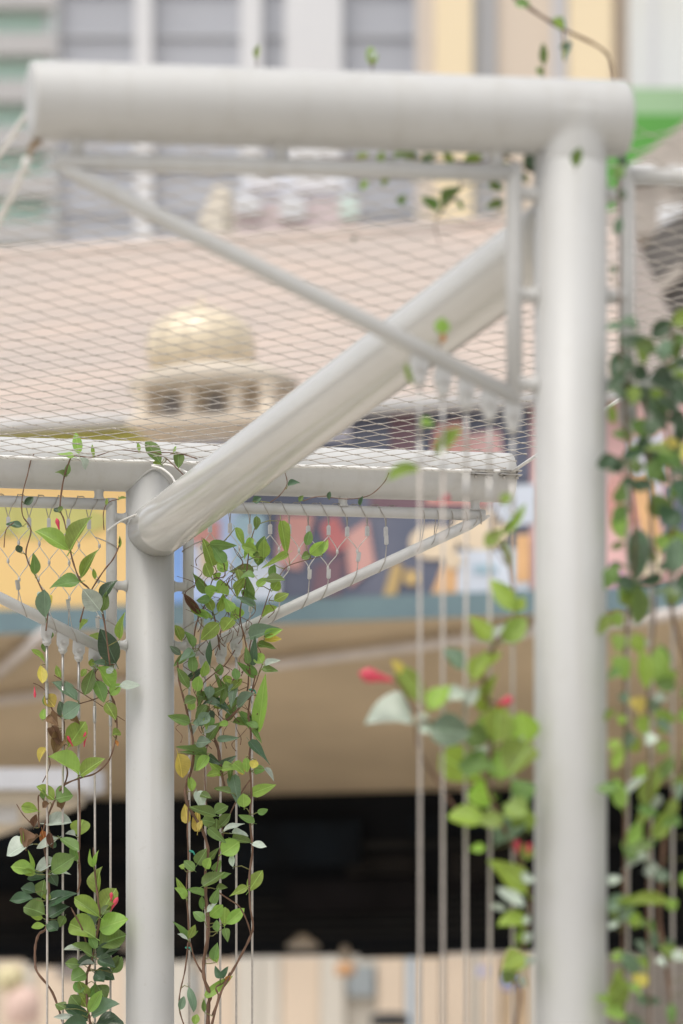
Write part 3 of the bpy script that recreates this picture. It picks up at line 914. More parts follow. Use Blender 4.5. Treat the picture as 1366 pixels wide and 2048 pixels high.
def wire_net(fr, s, label, detail=True):
    e = empty('wire_net', loc2w(fr, (0, 0, fr.Z)), TH)
    tag(e, label, 'wire net', 'triangular wire nets in the trellis wings')
    zx = lambda x: fr.k * x
    p, h = 0.0605, 0.0535
    x0 = 0.185
    fm = shared('ferr', lambda: ferr_mesh(0.011, 0.0042))
    tm = shared('term', term_mesh)
    wires, lace = Pieces('mesh_wire', M_NETW, e), Pieces('lacing_wire', M_WIRE, e)
    W = lambda ax, y, z: Vector((s * ax, y, zx(s * ax) + z))
    rw = 0.0014
    nodes = {}
    ztop = -0.185
    for j in range(0, 7):
        for i in range(-1, 15):
            ax = x0 + (i + 0.5 * (j % 2)) * p
            z = ztop - j * h
            if ax < 0.135 or ax > 0.83:
                continue
            if z > zdiag(ax) + 0.062:
                nodes[(i, j)] = (ax, z)
    jit = {k: (random.uniform(-.002, .002), random.uniform(-.002, .002)) for k in nodes}
    N = {k: (v[0] + jit[k][0], v[1] + jit[k][1]) for k, v in nodes.items()}
    for (i, j), (ax, z) in N.items():
        if j == 0:
            inst('terminal', tm, e, W(ax, 0, z + 0.022), (0, 0, random.uniform(-.3, .3)))
            # lacing over the top rail
            top = -0.115 + 0.0185
            a = smooth_path([W(ax, 0, z + 0.02), W(ax - 0.006, -0.012, -0.137), W(ax - 0.018, -0.0186, -0.118), W(ax - 0.027, -0.009, top + 0.001), W(ax - 0.03, 0.002, top + 0.002)], 4)
            lace.tube(a, rw, 5)
            b = smooth_path([W(ax, 0, z + 0.02), W(ax + 0.004, 0.012, -0.14), W(ax + 0.008, 0.0188, -0.118), W(ax + 0.014, 0.008, top + 0.002), W(ax + 0.03, 0.002, top + 0.002)], 4)
            lace.tube(b, rw, 5)
        else:
            inst('ferrule', fm, e, W(ax, 0, z), (0, 0, 0))
        ch = [(i - (0 if j % 2 else 1), j + 1), (i + (1 if j % 2 else 0), j + 1)]
        any_child = False
        for q, c in enumerate(ch):
            if c in N:
                any_child = True
                bx, bz = N[c]
                dx = bx - ax
                wires.tube(smooth_path([W(ax + 0.0012 * (1 if dx > 0 else -1), 0, z - (0.026 if j == 0 else 0.002)) if j else W(ax, 0, z - 0.008), W(ax + dx * 0.1, 0, z - 0.012), W(ax + dx * 0.86, 0, bz + 0.0135), W(bx - 0.0012 * (1 if dx > 0 else -1), 0, bz + 0.002)], 3), rw, 5)
        if not any_child:
            zd = zdiag(ax)
            zt_ = max(zd + 0.028, z - 0.03)
            t_ = inst('terminal', tm, e, W(ax + 0.002, 0, zt_ - 0.0), (math.radians(180), random.uniform(-.2, .2), random.uniform(-.3, .3)))
            wires.tube([W(ax, 0, z), W(ax + 0.002, 0, zt_ + 0.02)], rw * 1.3, 5)
            sg = 1
            zl = zdiag(ax + 0.02)
            lace.tube(smooth_path([W(ax + 0.002, 0, zt_ - 0.002), W(ax - 0.006 * sg, -0.015, zdiag(ax - .006) + 0.012), W(ax - 0.012 * sg, -0.0185, zdiag(ax - .012)), W(ax - 0.02 * sg, -0.009, zdiag(ax - .02) - 0.0178), W(ax - 0.024 * sg, 0.003, zdiag(ax - .024) - 0.0185)], 4), rw, 5)
            lace.tube([W(ax + 0.002, 0, zt_ - 0.002), W(ax + 0.002, 0.012, zd + 0.012), W(ax + 0.004, 0.0185, zd)], rw, 5)
    # bare lacing zig-zag towards the tip
    prev = None
    for i in range(5):
        ax = 0.845 + 0.045 * i
        zt_, zb_ = -0.115, zdiag(ax - 0.02)
        lace.tube(smooth_path([W(ax - 0.01, 0.004, zt_ + 0.019), W(ax - 0.002, -0.0185, zt_), W(ax + 0.003, -0.004, zt_ - 0.03), W(ax - 0.004, -0.004, zb_ + 0.035), W(ax - 0.016, -0.0185, zb_), W(ax - 0.028, -0.004, zb_ - 0.0182)], 4), rw, 5)
        lace.tube([W(ax - 0.003, 0.006, zt_ - 0.01), W(ax - 0.008, 0.008, zb_ + 0.02)], rw, 5)
    # side lacing round the side rail
    for z in (-0.235, -0.36, -0.47):
        lace.tube(smooth_path([W(0.165, 0, z + 0.02), W(0.137, -0.01, z + 0.008), W(0.117, -0.0178, z - 0.004), W(0.100, -0.006, z - 0.014), W(0.099, 0.004, z - 0.016)], 4), rw * 1.3, 5)
    return e


wire_net(far, -1, 'silver wire net in the left wing of the sharp rear frame against yellow')
wire_net(far, 1, 'silver wire net in the right wing of the sharp rear frame, half overgrown')

# ------------------------------------------------------------------ overhead canopy net between the two beams
U = Vector((math.cos(TH), math.sin(TH), 0))
V = Vector((math.sin(TH), -math.cos(TH), 0))
NO = Vector((far.ox, far.od, 0))
ne = empty('canopy_net', (NO.x, NO.y, 0))
tag(ne, 'sloping square mesh steel net stretched overhead between rear and front beam', 'net')
zn0 = far.Z + 0.002
nv = near.od - far.od
rel = Vector((near.ox - far.ox, nv, 0))
vmax = rel.dot(V) - 0.10
u_near = rel.dot(U)
zn1 = near.Z + 0.02
uL0, uL1 = -1.06, u_near + near.sl + 0.02
uR = far.sr - 0.02
def npt(u, v, dz=0.0):
    z = zn0 + (zn1 - zn0) * v / vmax + far.k * u * (1 - v / vmax) + near.k * (u - u_near) * (v / vmax)
    q = U * u + V * v
    sag = -0.035 * math.sin(math.pi * min(1, max(0, v / vmax))) * math.cos(math.pi * 0.5 * max(-1, min(1, u / 1.1)))
    return Vector((q.x, q.y, z + dz + sag))
v_lo = 0.088
def inside(u, v):
    ul = uL0 + (uL1 - uL0) * v / vmax
    return v_lo <= v <= vmax and ul <= u <= uR
ga = 0.056      # half diagonal of one mesh
n_str = 0
knots = MB()
wv = {}
def wob(i, j):
    if (i, j) not in wv:
        wv[(i, j)] = (random.gauss(0, .0012), random.gauss(0, .0012))
    return wv[(i, j)]
IM = int(2.4 / ga) + 2
JM = int(vmax / ga) + 2
for fam in (1, -1):
    for c in range(-2 * ((IM + JM) // 2), IM + JM, 2):
        pts, r_ = [], 0.00115
        for j in range(0, JM):
            i = c + fam * j
            u, v = i * ga, v_lo + j * ga
            if not inside(u, v):
                if len(pts) > 3:
                    break
                continue
            du, dv = wob(i, j)
            p_ = npt(u + du, v + dv, 0.0011 * fam)
            d_ = U * 0.0045 * fam
            pts.append(p_ - d_)
            pts.append(p_ + d_)
        if len(pts) > 3:
            MB().tube(pts, r_, 4).build('net_strand', M_CNET, ne)
for i in range(-IM, IM):
    for j in range(JM):
        for f2 in (0,):
            u, v = i * ga, v_lo + j * ga
            # knots lie where both families meet: parity fixed by the strand offsets
            if (i + j) % 2 == 0 and inside(u, v):
                du, dv = wob(i, j)
                c_ = npt(u + du, v + dv)
                knots.tube([c_ - U * 0.0042, c_ + U * 0.0042], 0.0024, 4)
ko = knots.build('knot_sleeves', M_CNET, ne)
ko['kind'] = 'stuff'
pf = [npt(uL0 + (uR - uL0) * t / 24, v_lo, 0.0) + Vector((0, 0, 0.0012 * math.sin(t * 2.2))) for t in range(25)]
MB().tube(pf, 0.0052, 10).build('edge_cable', M_EDGE, ne)
MB().tube([npt(uR, v_lo + (vmax - v_lo) * t / 12) for t in range(13)], 0.0052, 10).build('edge_cable', M_EDGE, ne)
MB().tube([npt(uL0 + (uL1 - uL0) * t / 12, v_lo + (vmax - v_lo) * t / 12) for t in range(13)], 0.0052, 10).build('edge_cable', M_EDGE, ne)
# lashing that whips the net to the far edge cable
lash = MB()
nl = int((uR - uL0) / 0.012)
hp = []
for q in range(nl * 6):
    t = q / 6.0
    a = t * 2 * math.pi
    b_ = npt(uL0 + t * 0.012 * 2.0, v_lo)
    if uL0 + t * 0.024 > uR:
        break
    hp.append(b_ + Vector((0, 0.0050 * math.cos(a), 0.0050 * math.sin(a))))
MB().tube(hp, 0.0008, 4).build('lashing', M_WIRE, ne)
# clamps at the far right end of the beam and at the rear post
for ua in (uR - 0.095, uR - 0.005):
    c_ = npt(ua, v_lo)
    mb = MB()
    q = c_ + Vector((0, 0, -0.005))
    for sz in (-0.006, 0.007):
        pl_ = [q + U * sx + V * sv + Vector((0, 0, sz)) for sx, sv in ((-.034, -.012), (.034, -.012), (.034, .012), (-.034, .012))]
        mb.prism(pl_, (0, 0, 0.003))
    cl_ = mb.build('clamp_plate', M_STEEL, ne, smooth=False)
    for sx in (-0.02, 0.02):
        b0 = q + U * sx
        MB().lathe([(0.0055, -0.016), (0.0055, -0.009), (0.003, -0.0088), (0.003, 0.012)], 8, c=b0).build('bolt', M_STEEL, cl_)
c_ = npt(0.01, v_lo)
MB().lathe([(0.004, -0.016), (0.009, -0.01), (0.009, 0.004), (0.005, 0.010)], 10, c=c_).build('cable_clip', M_STEEL, ne)
wp = lambda x, y, d: P(x, y, d) - Vector(ne.location)
MB().tube(smooth_path([wp(303, 932, 11.40), wp(325, 938, 11.39), wp(345, 955, 11.36), wp(352, 975, 11.33), wp(352, 990, 11.36)], 5), 0.0035, 8).build('tie_cable', M_EDGE, ne)
MB().tube(smooth_path([wp(303, 931, 11.40), wp(332, 929, 11.39), wp(360, 938, 11.35), wp(385, 952, 11.30), wp(392, 965, 11.3)], 5), 0.0030, 8).build('tie_cable', M_EDGE, ne)
MB().tube(smooth_path([wp(213, 1062, 11.45), wp(240, 1043, 11.44), wp(268, 1031, 11.40), wp(292, 1022, 11.36)], 5), 0.0028, 8).build('tie_cable', M_EDGE, ne)
# shackle and stay rod at the left end of the front beam
so = loc2w(near, (near.sl, 0, near.zx(near.sl) - R))
st = empty('corner_stay', so)
tag(st, 'rusty shackle and pale stay rod at the left end of the front beam', 'stay rod')
M_RUST = mat('rusty_plate', (0.26, 0.19, 0.12), rough=0.8, var=0.4, scale=60)
w0 = lambda x, y, d: P(x, y, d) - so
MB().prism([w0(72, 268, so.y), w0(84, 282, so.y), w0(64, 302, so.y), w0(56, 325, so.y), w0(50, 322, so.y), w0(58, 290, so.y)], (0, 0.012, 0)).build('plate', M_RUST, st, smooth=False)
MB().tube([w0(57, 318, so.y), w0(45, 345, so.y + .03), w0(-60, 560, so.y + 0.9)], [0.005, 0.0065, 0.0065], 10).build('rod', M_EDGE, st)
MB().tube([w0(54, 318, so.y - 0.006), w0(48, 345, so.y + .02)], 0.008, 8).build('turnbuckle', M_EDGE, st)

# ================================================================== climbing plants
def leaf_shape(kind, n=8):
    """half-width profile along the blade, t in 0..1"""
    out = []
    for i in range(n + 1):
        t = i / n
        if kind == 'm':      # broad elliptic
            wv_ = (math.sin(math.pi * t ** 0.85)) ** 0.75 * 0.5
        elif kind == 'o':    # obovate, blunt tip
            wv_ = (math.sin(math.pi * min(1, t ** 1.25))) ** 0.62 * 0.5
        elif kind == 's':    # lance-shaped with lobes near the base
            wv_ = ((0.5 * math.sin(math.pi * min(1, t * 1.6 + 0.12)) if t < 0.25 else 0.46 * (1 - ((t - 0.25) / 0.75) ** 1.7)) if t > 0 else 0.2)
            wv_ = max(0.0, wv_)
        else:                # narrow
            wv_ = math.sin(math.pi * t ** 0.8) ** 0.9 * 0.5
        if t == 1: wv_ = 0.0
        if t == 0 and kind != 's': wv_ = 0.0
        out.append((t, wv_))
    return out


def leaf_mesh(kind, fold, droop, twist, wavy, mt, seed):
    rnd = random.Random(seed)
    prof = leaf_shape(kind)
    V_, F_ = [], []
    n = len(prof)
    cols = (-1.0, -0.55, 0.0, 0.55, 1.0)
    for i, (t, hw) in enumerate(prof):
        tw = twist * (t - 0.3)
        for c in cols:
            y = c * hw
            z = fold * abs(y) * 1.2 - droop * t * t + wavy * math.sin(t * 9 + c * 2 + seed) * abs(c)
            V_.append((t, y * math.cos(tw) - z * math.sin(tw) * 0.5, y * math.sin(tw) + z))
    k = len(cols)
    for i in range(n - 1):
        for c in range(k - 1):
            F_.append((i * k + c, i * k + c + 1, (i + 1) * k + c + 1, (i + 1) * k + c))
    # stalk
    b = len(V_)
    for x, z in ((-0.16, 0.02), (0.03, 0.0)):
        V_ += [(x, -0.018, z), (x, 0.018, z), (x, 0, z - 0.03)]
    F_ += [(b, b + 1, b + 4, b + 3), (b + 1, b + 2, b + 5, b + 4), (b + 2, b, b + 3, b + 5)]
    me = bpy.data.meshes.new('leaf')
    me.from_pydata(V_, [], F_)
    me.polygons.foreach_set('use_smooth', [True] * len(me.polygons))
    me.materials.append(mt)
    return me


LMESH = {}
def leaf_variant(kind, colr):
    key = (kind, colr)
    if key not in LMESH:
        LMESH[key] = []
        for q in range(8):
            r = random.Random(ord(kind) * 7 + ord(colr) * 3 + q * 17 + len(LMESH))
            crumple = colr in ('R',)
            LMESH[key].append(leaf_mesh(kind, r.uniform(0.1, 0.6) if not crumple else 1.0, r.uniform(-0.12, 0.38), r.uniform(-.9, .9), r.uniform(0.008, .045) if not crumple else 0.14, LM[colr], q + 1))
    return random.choice(LMESH[key])


def add_leaf(vine, bx, by, tx, ty, wpx, kind, colr, d, rndz=0.03, face=0.45, big=1.0):
    tx, ty = bx + (tx - bx) * 1.08 * big, by + (ty - by) * 1.08 * big
    d = d + random.uniform(-rndz, rndz * 0.5)
    b, t = P(bx, by, d), P(tx, ty, d)
    ax = t - b
    Lm = ax.length
    ax = ax + Vector((0, random.uniform(-0.45, 0.25) * Lm, 0))
    x = ax.normalized()
    # blade normal: towards viewer and sky, with some scatter
    up = 0.45 if colr != 'P' else 1.2
    nrm = Vector((random.gauss(0, face * 0.6), -1, up + random.gauss(0, face)))
    y = nrm.cross(x)
    if y.length < 0.2:
        y = Vector((1, 0, 0)).cross(x)
    y.normalize()
    z = x.cross(y)
    # apparent width across the blade in the picture plane
    perp = Vector((-x.z, 0, x.x))
    perp = perp.normalized() if perp.length > 1e-3 else Vector((1, 0, 0))
    app = max(0.5, abs(y.dot(perp)))
    wm = wpx / F * d / app * 1.28 * big
    if kind == 's':
        wm *= 0.88
    me = leaf_variant(kind, colr)
    o = bpy.data.objects.new('leaf', me)
    C.objects.link(o)
    o.parent = vine
    M = Matrix((x * ax.length, y * wm, z * (ax.length * 0.55 + wm * 0.45))).transposed().to_4x4()
    M.translation = b - Vector(vine.location)
    o.matrix_basis = M
    return o, b


def add_bud(vine, bx, by, tx, ty, wpx, d):
    b, t = P(bx, by, d), P(tx, ty, d)
    ax = t - b
    L = ax.length
    r = wpx / F * d / 2
    me = shared('bud', lambda: mk_mesh('bud', MB().lathe([(0.25, 0), (0.35, 0.15), (0.6, 0.4), (1.0, 0.68), (0.8, 0.85), (0.1, 1.0)], 8), M_BUD))
    o = inst('flower_bud', me, vine, b - Vector(vine.location))
    o.rotation_euler = ax.to_track_quat('Z', 'Y').to_euler()
    o.scale = (r, r, L)
    return o


def make_vine(name, label, d, leaves, stems, buds=(), kmap=None, stem_mat=M_STEM, rndz=0.03, base_px=None, cat='vine', big=1.0):
    bp = P(*(base_px or (stems[0][0][0], stems[0][0][1])), d)
    e = empty(name, bp)
    tag(e, label, cat, 'climbing plants on the trellis wires')
    sp = []
    mb = MB()
    for st_ in stems:
        pts = [P(x, y, d + random.uniform(-0.012, 0.012)) for x, y, *_ in st_]
        rs = [(q[2] if len(q) > 2 else 4.0) / F * d / 2 for q in st_]
        sm = smooth_path(pts, 5)
        rr = []
        for i in range(len(pts) - 1):
            for s_ in range(5):
                rr.append(rs[i] + (rs[i + 1] - rs[i]) * s_ / 5)
        rr.append(rs[-1])
        rr = [r * (1 + 0.18 * math.sin(i * 1.7)) for i, r in enumerate(rr)]
        MB().tube([p - bp for p in sm], rr, 7).build('stem', stem_mat, e)
        sp += sm
    pet = MB()
    for lf in leaves:
        bx, by, tx, ty, wp_, col = lf[:6]
        kd = lf[6] if len(lf) > 6 else (kmap or 'm')
        if kd == '*':
            kd = random.choice('mo')
        o, b = add_leaf(e, bx, by, tx, ty, wp_, kd, col, d, rndz, big=big)
        # stalk to the nearest stem
        best, bd = None, 0.12
        for p in sp:
            dd = (p - b).length + max(0, p.z - b.z) * 0.4
            if dd < bd:
                best, bd = p, dd
        if best is not None and bd > 0.008:
            mid = (best + b) / 2 + Vector((0, 0, random.uniform(-0.006, 0.010)))
            pet.tube([best - bp, mid - bp, b - bp], [0.0016 * d / 11.5, 0.0014 * d / 11.5, 0.0011 * d / 11.5], 5)
    if pet.v:
        pet.build('stalks', M_STEMG, e)['kind'] = 'stuff'
    for bu in buds:
        add_bud(e, *bu, d - 0.01)
    return e


DF = 11.44
# --- sprigs in the left wing net
make_vine('twining_sprig', 'young sprig with broad light leaves climbing the left wire net', 11.33, [
    (158, 908, 152, 869, 16, 'L', 'm'), (148, 914, 116, 904, 12, 'L', 'n'), (160, 916, 173, 936, 12, 'P', 'n'), (135, 951, 113, 945, 10, 'M', 'n'), (133, 951, 138, 927, 10, 'M', 'n'), (187, 915, 184, 889, 6, 'L', 'n'),
    (48, 1008, 66, 995, 11, 'D', 'm'), (117, 1024, 108, 1016, 9, 'D', 'n'), (117, 1024, 126, 1015, 9, 'M', 'n'), (138, 1101, 80, 1061, 30, 'L', 'o'), (140, 1101, 173, 1040, 28, 'L', 'm'), (45, 1053, 14, 1044, 12, 'D', 'n'),
    (42, 1106, 36, 1092, 12, 'D', 'o'), (70, 1150, 69, 1112, 16, 'M', 'n'), (162, 1156, 192, 1099, 18, 'L', 'n'), (190, 1159, 187, 1138, 7, 'L', 'n'), (160, 1163, 101, 1168, 27, 'M', 'm'), (202, 1197, 227, 1160, 20, 'D', 'n'),
    (200, 1221, 168, 1183, 32, 'P', 'm'), (204, 1222, 215, 1190, 14, 'M', 'n'), (91, 1236, 89, 1186, 24, 'B', 'o'), (240, 1279, 247, 1231, 15, 'L', 'n'), (95, 1190, 103, 1205, 9, 'Y', 'n'), (82, 1200, 80, 1186, 10, 'P', 'o'), (237, 1000, 252, 994, 5, 'L', 'n'), (213, 1010, 214, 997, 5, 'L', 'n'), (240, 1095, 239, 1073, 5, 'L', 'n')],
    [[(220, 1330, 3), (205, 1225, 4), (180, 1180, 3.5), (160, 1160, 3.5), (145, 1120, 3.5), (138, 1085, 3), (128, 1040, 3), (120, 1015, 3.4), (127, 960, 3.4), (138, 925, 3.2), (147, 912, 2.6), (185, 914, 2.0), (235, 900, 2.0), (290, 905, 2.0), (350, 906, 2.0), (390, 916, 2)],
     [(92, 1262, 3), (95, 1210, 3), (75, 1160, 3), (52, 1110, 3), (62, 1060, 3), (45, 1030, 2.4), (45, 990, 2.4), (55, 950, 2.4), (62, 920, 2.2), (68, 908, 2)],
     [(160, 1245, 3.2), (175, 1195, 3.2), (205, 1145, 3), (225, 1120, 3), (237, 1095, 2.4), (240, 1075, 1.8)], [(208, 1060, 2), (207, 1025, 2), (218, 1004, 2), (250, 996, 1.6)], [(8, 1095, 2), (12, 1060, 2), (28, 1045, 2)]],
    [(119, 1062, 113, 1036, 9)], base_px=(150, 1262))
make_vine('twining_tip', 'small sprig with two leaves lying on the overhead net above the rear post', 11.33, [(322, 927, 293, 885, 24, 'M', 'o'), (357, 937, 356, 905, 18, 'M', 'o'), (278, 904, 275, 885, 6, 'L', 'n'), (322, 930, 308, 924, 10, 'L', 'n'), (347, 905, 352, 893, 5, 'L', 'n')],
          [[(372, 955, 2.4), (352, 935, 2.4), (330, 915, 2.2), (310, 905, 2), (278, 904, 1.8)], [(395, 918, 2.2), (362, 907, 2), (340, 908, 2)]], base_px=(372, 955))
# --- left wires
make_vine('glossy_vine', 'glossy broad leaved vine with brown dead leaves on the leftmost climbing wires', DF, [
    (103, 1262, 96, 1280, 14, 'M', 'n'), (89, 1285, 89, 1303, 10, 'M', 'n'), (89, 1324, 64, 1297, 8, 'L', 'n'), (82, 1330, 85, 1368, 15, 'Y', 'o'), (90, 1390, 107, 1412, 22, 'Y', 'm'), (98, 1415, 90, 1390, 16, 'M', 'n'), (121, 1357, 111, 1330, 10, 'L', 'n'),
    (154, 1401, 111, 1363, 20, 'B', 'm'), (125, 1434, 158, 1412, 28, 'B', 'm'), (128, 1434, 120, 1405, 16, 'B', 'm'), (120, 1465, 110, 1502, 24, 'R', 'm'), (100, 1430, 118, 1452, 20, 'R', 'm'), (104, 1452, 122, 1490, 18, 'R', 'm'), (140, 1435, 158, 1446, 12, 'R', 'n'), (85, 1440, 88, 1418, 12, 'L', 'n'),
    (137, 1493, 168, 1445, 34, 'L', 'm'), (158, 1549, 104, 1515, 26, 'L', 'm'), (161, 1551, 203, 1519, 24, 'L', 'm'), (91, 1495, 76, 1520, 14, 'Y', 'm'), (109, 1601, 79, 1574, 20, 'L', 'o'), (112, 1598, 143, 1588, 32, 'M', 'm'), (98, 1607, 86, 1615, 11, 'R', 'm'), (115, 1603, 124, 1617, 15, 'R', 'm'), (88, 1598, 86, 1580, 10, 'M', 'n'),
    (76, 1622, 44, 1613, 18, 'L', 'o'), (89, 1647, 140, 1645, 25, 'P', 'm'), (157, 1672, 162, 1638, 32, 'L', 'o'), (151, 1672, 133, 1667, 9, 'P', 'n'), (68, 1655, 72, 1630, 11, 'R', 'm'), (78, 1672, 52, 1697, 22, 'R', 'm'), (84, 1660, 92, 1692, 14, 'O', 'm'), (100, 1665, 104, 1695, 12, 'R', 'n'),
    (58, 1690, 17, 1699, 27, 'P', 'm'), (118, 1675, 78, 1697, 14, 'P', 'n'), (110, 1680, 100, 1694, 16, 'D', 'm'), (121, 1676, 156, 1704, 16, 'M', 'n'), (154, 1722, 145, 1690, 14, 'M', 'm'), (71, 1742, 28, 1729, 24, 'L', 'o'), (72, 1748, 42, 1742, 12, 'L', 'n'), (115, 1725, 73, 1733, 18, 'P', 'm'),
    (103, 1744, 147, 1716, 32, 'M', 'm'), (103, 1748, 138, 1742, 12, 'P', 'n'), (92, 1754, 55, 1755, 15, 'D', 'm'), (99, 1748, 113, 1770, 18, 'D', 'm'), (83, 1794, 88, 1763, 22, 'M', 'n'), (70, 1785, 45, 1775, 18, 'D', 'm'), (92, 1810, 144, 1783, 24, 'D', 'n'), (95, 1800, 140, 1784, 9, 'P', 'n'),
    (66, 1797, 23, 1802, 17, 'D', 'n'), (90, 1829, 52, 1810, 32, 'M', 'o'), (86, 1836, 60, 1830, 10, 'L', 'n'), (98, 1834, 134, 1812, 26, 'D', 'm'), (93, 1845, 114, 1860, 22, 'D', 'o'), (90, 1851, 65, 1855, 13, 'L', 'o'), (130, 1832, 118, 1852, 16, 'M', 'm'), (92, 1800, 96, 1786, 14, 'L', 'm'), (45, 1690, 45, 1660, 7, 'L', 'n'), (66, 1742, 60, 1705, 7, 'L', 'n'), (225, 1470, 240, 1463, 14, 'L', 'o'), (232, 1480, 236, 1492, 5, 'O', 'n')],
    [[(127, 2048, 4.5), (105, 1985, 5), (75, 1945, 5), (70, 1920, 5), (71, 1890, 5), (78, 1868, 5), (93, 1855, 5), (96, 1810, 6), (97, 1760, 5.5), (92, 1710, 5), (84, 1680, 4.5), (88, 1655, 4.5), (104, 1612, 4), (115, 1590, 4), (128, 1570, 4), (160, 1556, 3.6), (190, 1547, 3.6), (214, 1526, 3.4), (226, 1500, 3.2), (234, 1460, 3.2), (230, 1410, 3), (222, 1390, 2.8)],
     [(97, 1690, 4), (95, 1620, 3), (78, 1590, 3), (77, 1620, 3), (78, 1655, 3)], [(128, 1572, 4), (135, 1545, 3.5), (127, 1510, 5), (127, 1470, 5), (126, 1440, 4), (105, 1420, 4), (95, 1380, 3.5), (94, 1330, 3.5), (94, 1290, 3), (96, 1265, 2.5)],
     [(158, 1700, 4.5), (160, 1650, 4), (159, 1600, 4), (158, 1550, 3.6)], [(155, 1785, 3), (160, 1760, 5), (158, 1720, 5), (156, 1690, 4)], [(60, 1645, 2.5), (45, 1628, 2), (33, 1608, 1.6)], [(93, 1500, 2), (100, 1530, 2), (85, 1565, 2)], [(157, 1408, 2.4), (190, 1398, 2.4), (217, 1386, 2.4)], [(95, 1385, 2), (80, 1372, 1.8), (66, 1366, 1.6)], [(108, 1350, 1.8), (170, 1390, 1.8), (250, 1442, 1.6)]],
    [(69, 1373, 70, 1396, 6), (146, 1493, 133, 1470, 8), (168, 1494, 171, 1463, 8)], base_px=(127, 2060))
make_vine('glossy_vine', 'lush glossy vine with pink buds at the bottom, touching the left of the rear post', DF - 0.01, [
    (187, 1735, 179, 1702, 8, 'L', 'n'), (189, 1733, 195, 1702, 8, 'L', 'n'), (195, 1789, 194, 1737, 26, 'L', 'o'), (199, 1834, 153, 1795, 25, 'L', 'o'), (199, 1832, 228, 1778, 28, 'L', 'o'), (189, 1852, 169, 1814, 13, 'B', 'n'), (198, 1858, 250, 1838, 36, 'L', 'm'), (191, 1876, 141, 1840, 38, 'L', 'o'), (198, 1893, 246, 1867, 36, 'M', 'm'),
    (191, 1898, 182, 1869, 15, 'M', 'n'), (205, 1830, 218, 1808, 14, 'M', 'm'), (184, 1912, 149, 1890, 18, 'M', 'm'), (158, 1901, 130, 1899, 8, 'P', 'n'), (193, 1915, 237, 1893, 26, 'D', 'm'), (200, 1910, 236, 1896, 9, 'P', 'n'), (195, 1920, 228, 1930, 22, 'D', 'm'), (225, 1946, 243, 1915, 18, 'M', 'm'), (222, 1940, 236, 1912, 14, 'M', 'm'), (160, 1930, 132, 1926, 18, 'M', 'm'), (190, 1928, 157, 1924, 16, 'D', 'm'),
    (188, 1927, 160, 1931, 9, 'P', 'n'), (190, 1942, 227, 1957, 22, 'D', 'm'), (190, 1946, 208, 1963, 20, 'D', 'm'), (172, 1946, 145, 1959, 28, 'M', 'm'), (176, 1996, 160, 1966, 20, 'L', 'm'), (173, 2015, 158, 1985, 17, 'L', 'm'), (193, 1970, 212, 1996, 22, 'M', 'm'), (178, 1995, 193, 1968, 16, 'M', 'm'), (160, 2013, 142, 1992, 24, 'M', 'm'), (178, 2025, 204, 1984, 18, 'L', 'm'),
    (183, 2031, 238, 2012, 30, 'B', 'm'), (176, 2042, 132, 2012, 22, 'D', 'm'), (130, 2018, 114, 2005, 18, 'M', 'm'), (150, 2034, 110, 2034, 10, 'P', 'n'), (190, 2048, 245, 2050, 30, 'D', 'm'), (176, 2054, 131, 2048, 26, 'D', 'm'), (165, 1985, 150, 1965, 20, 'M', 'm'),
    (232, 1327, 204, 1265, 34, 'D', 'm'), (228, 1331, 191, 1324, 13, 'B', 'n'), (194, 1334, 226, 1375, 22, 'L', 'm'), (186, 1338, 170, 1386, 21, 'M', 'o'), (221, 1390, 240, 1370, 18, 'L', 'm'), (238, 1373, 277, 1369, 16, 'P', 'm'), (192, 1362, 208, 1402, 22, 'M', 'm'), (212, 1405, 231, 1437, 20, 'L', 'm'), (182, 1333, 184, 1318, 10, 'L', 'm'), (172, 1338, 163, 1352, 10, 'L', 'm'), (175, 1239, 160, 1257, 10, 'L', 'n'), (202, 1278, 180, 1272, 12, 'L', 'n'), (225, 1345, 214, 1338, 14, 'P', 'm')],
    [[(182, 2056, 5), (174, 2000, 5), (174, 1950, 5), (184, 1920, 5), (192, 1880, 5), (199, 1835, 5), (195, 1790, 4.5), (189, 1735, 3.5), (187, 1695, 3)], [(176, 1900, 4), (165, 1860, 3.5), (150, 1830, 3.5), (142, 1815, 2)], [(231, 1445, 3), (224, 1395, 3), (205, 1370, 3), (190, 1352, 2.5), (200, 1335, 2.2), (232, 1328, 2)]],
    [(220, 1823, 236, 1794, 10), (222, 1803, 223, 1784, 8)], base_px=(182, 2060))

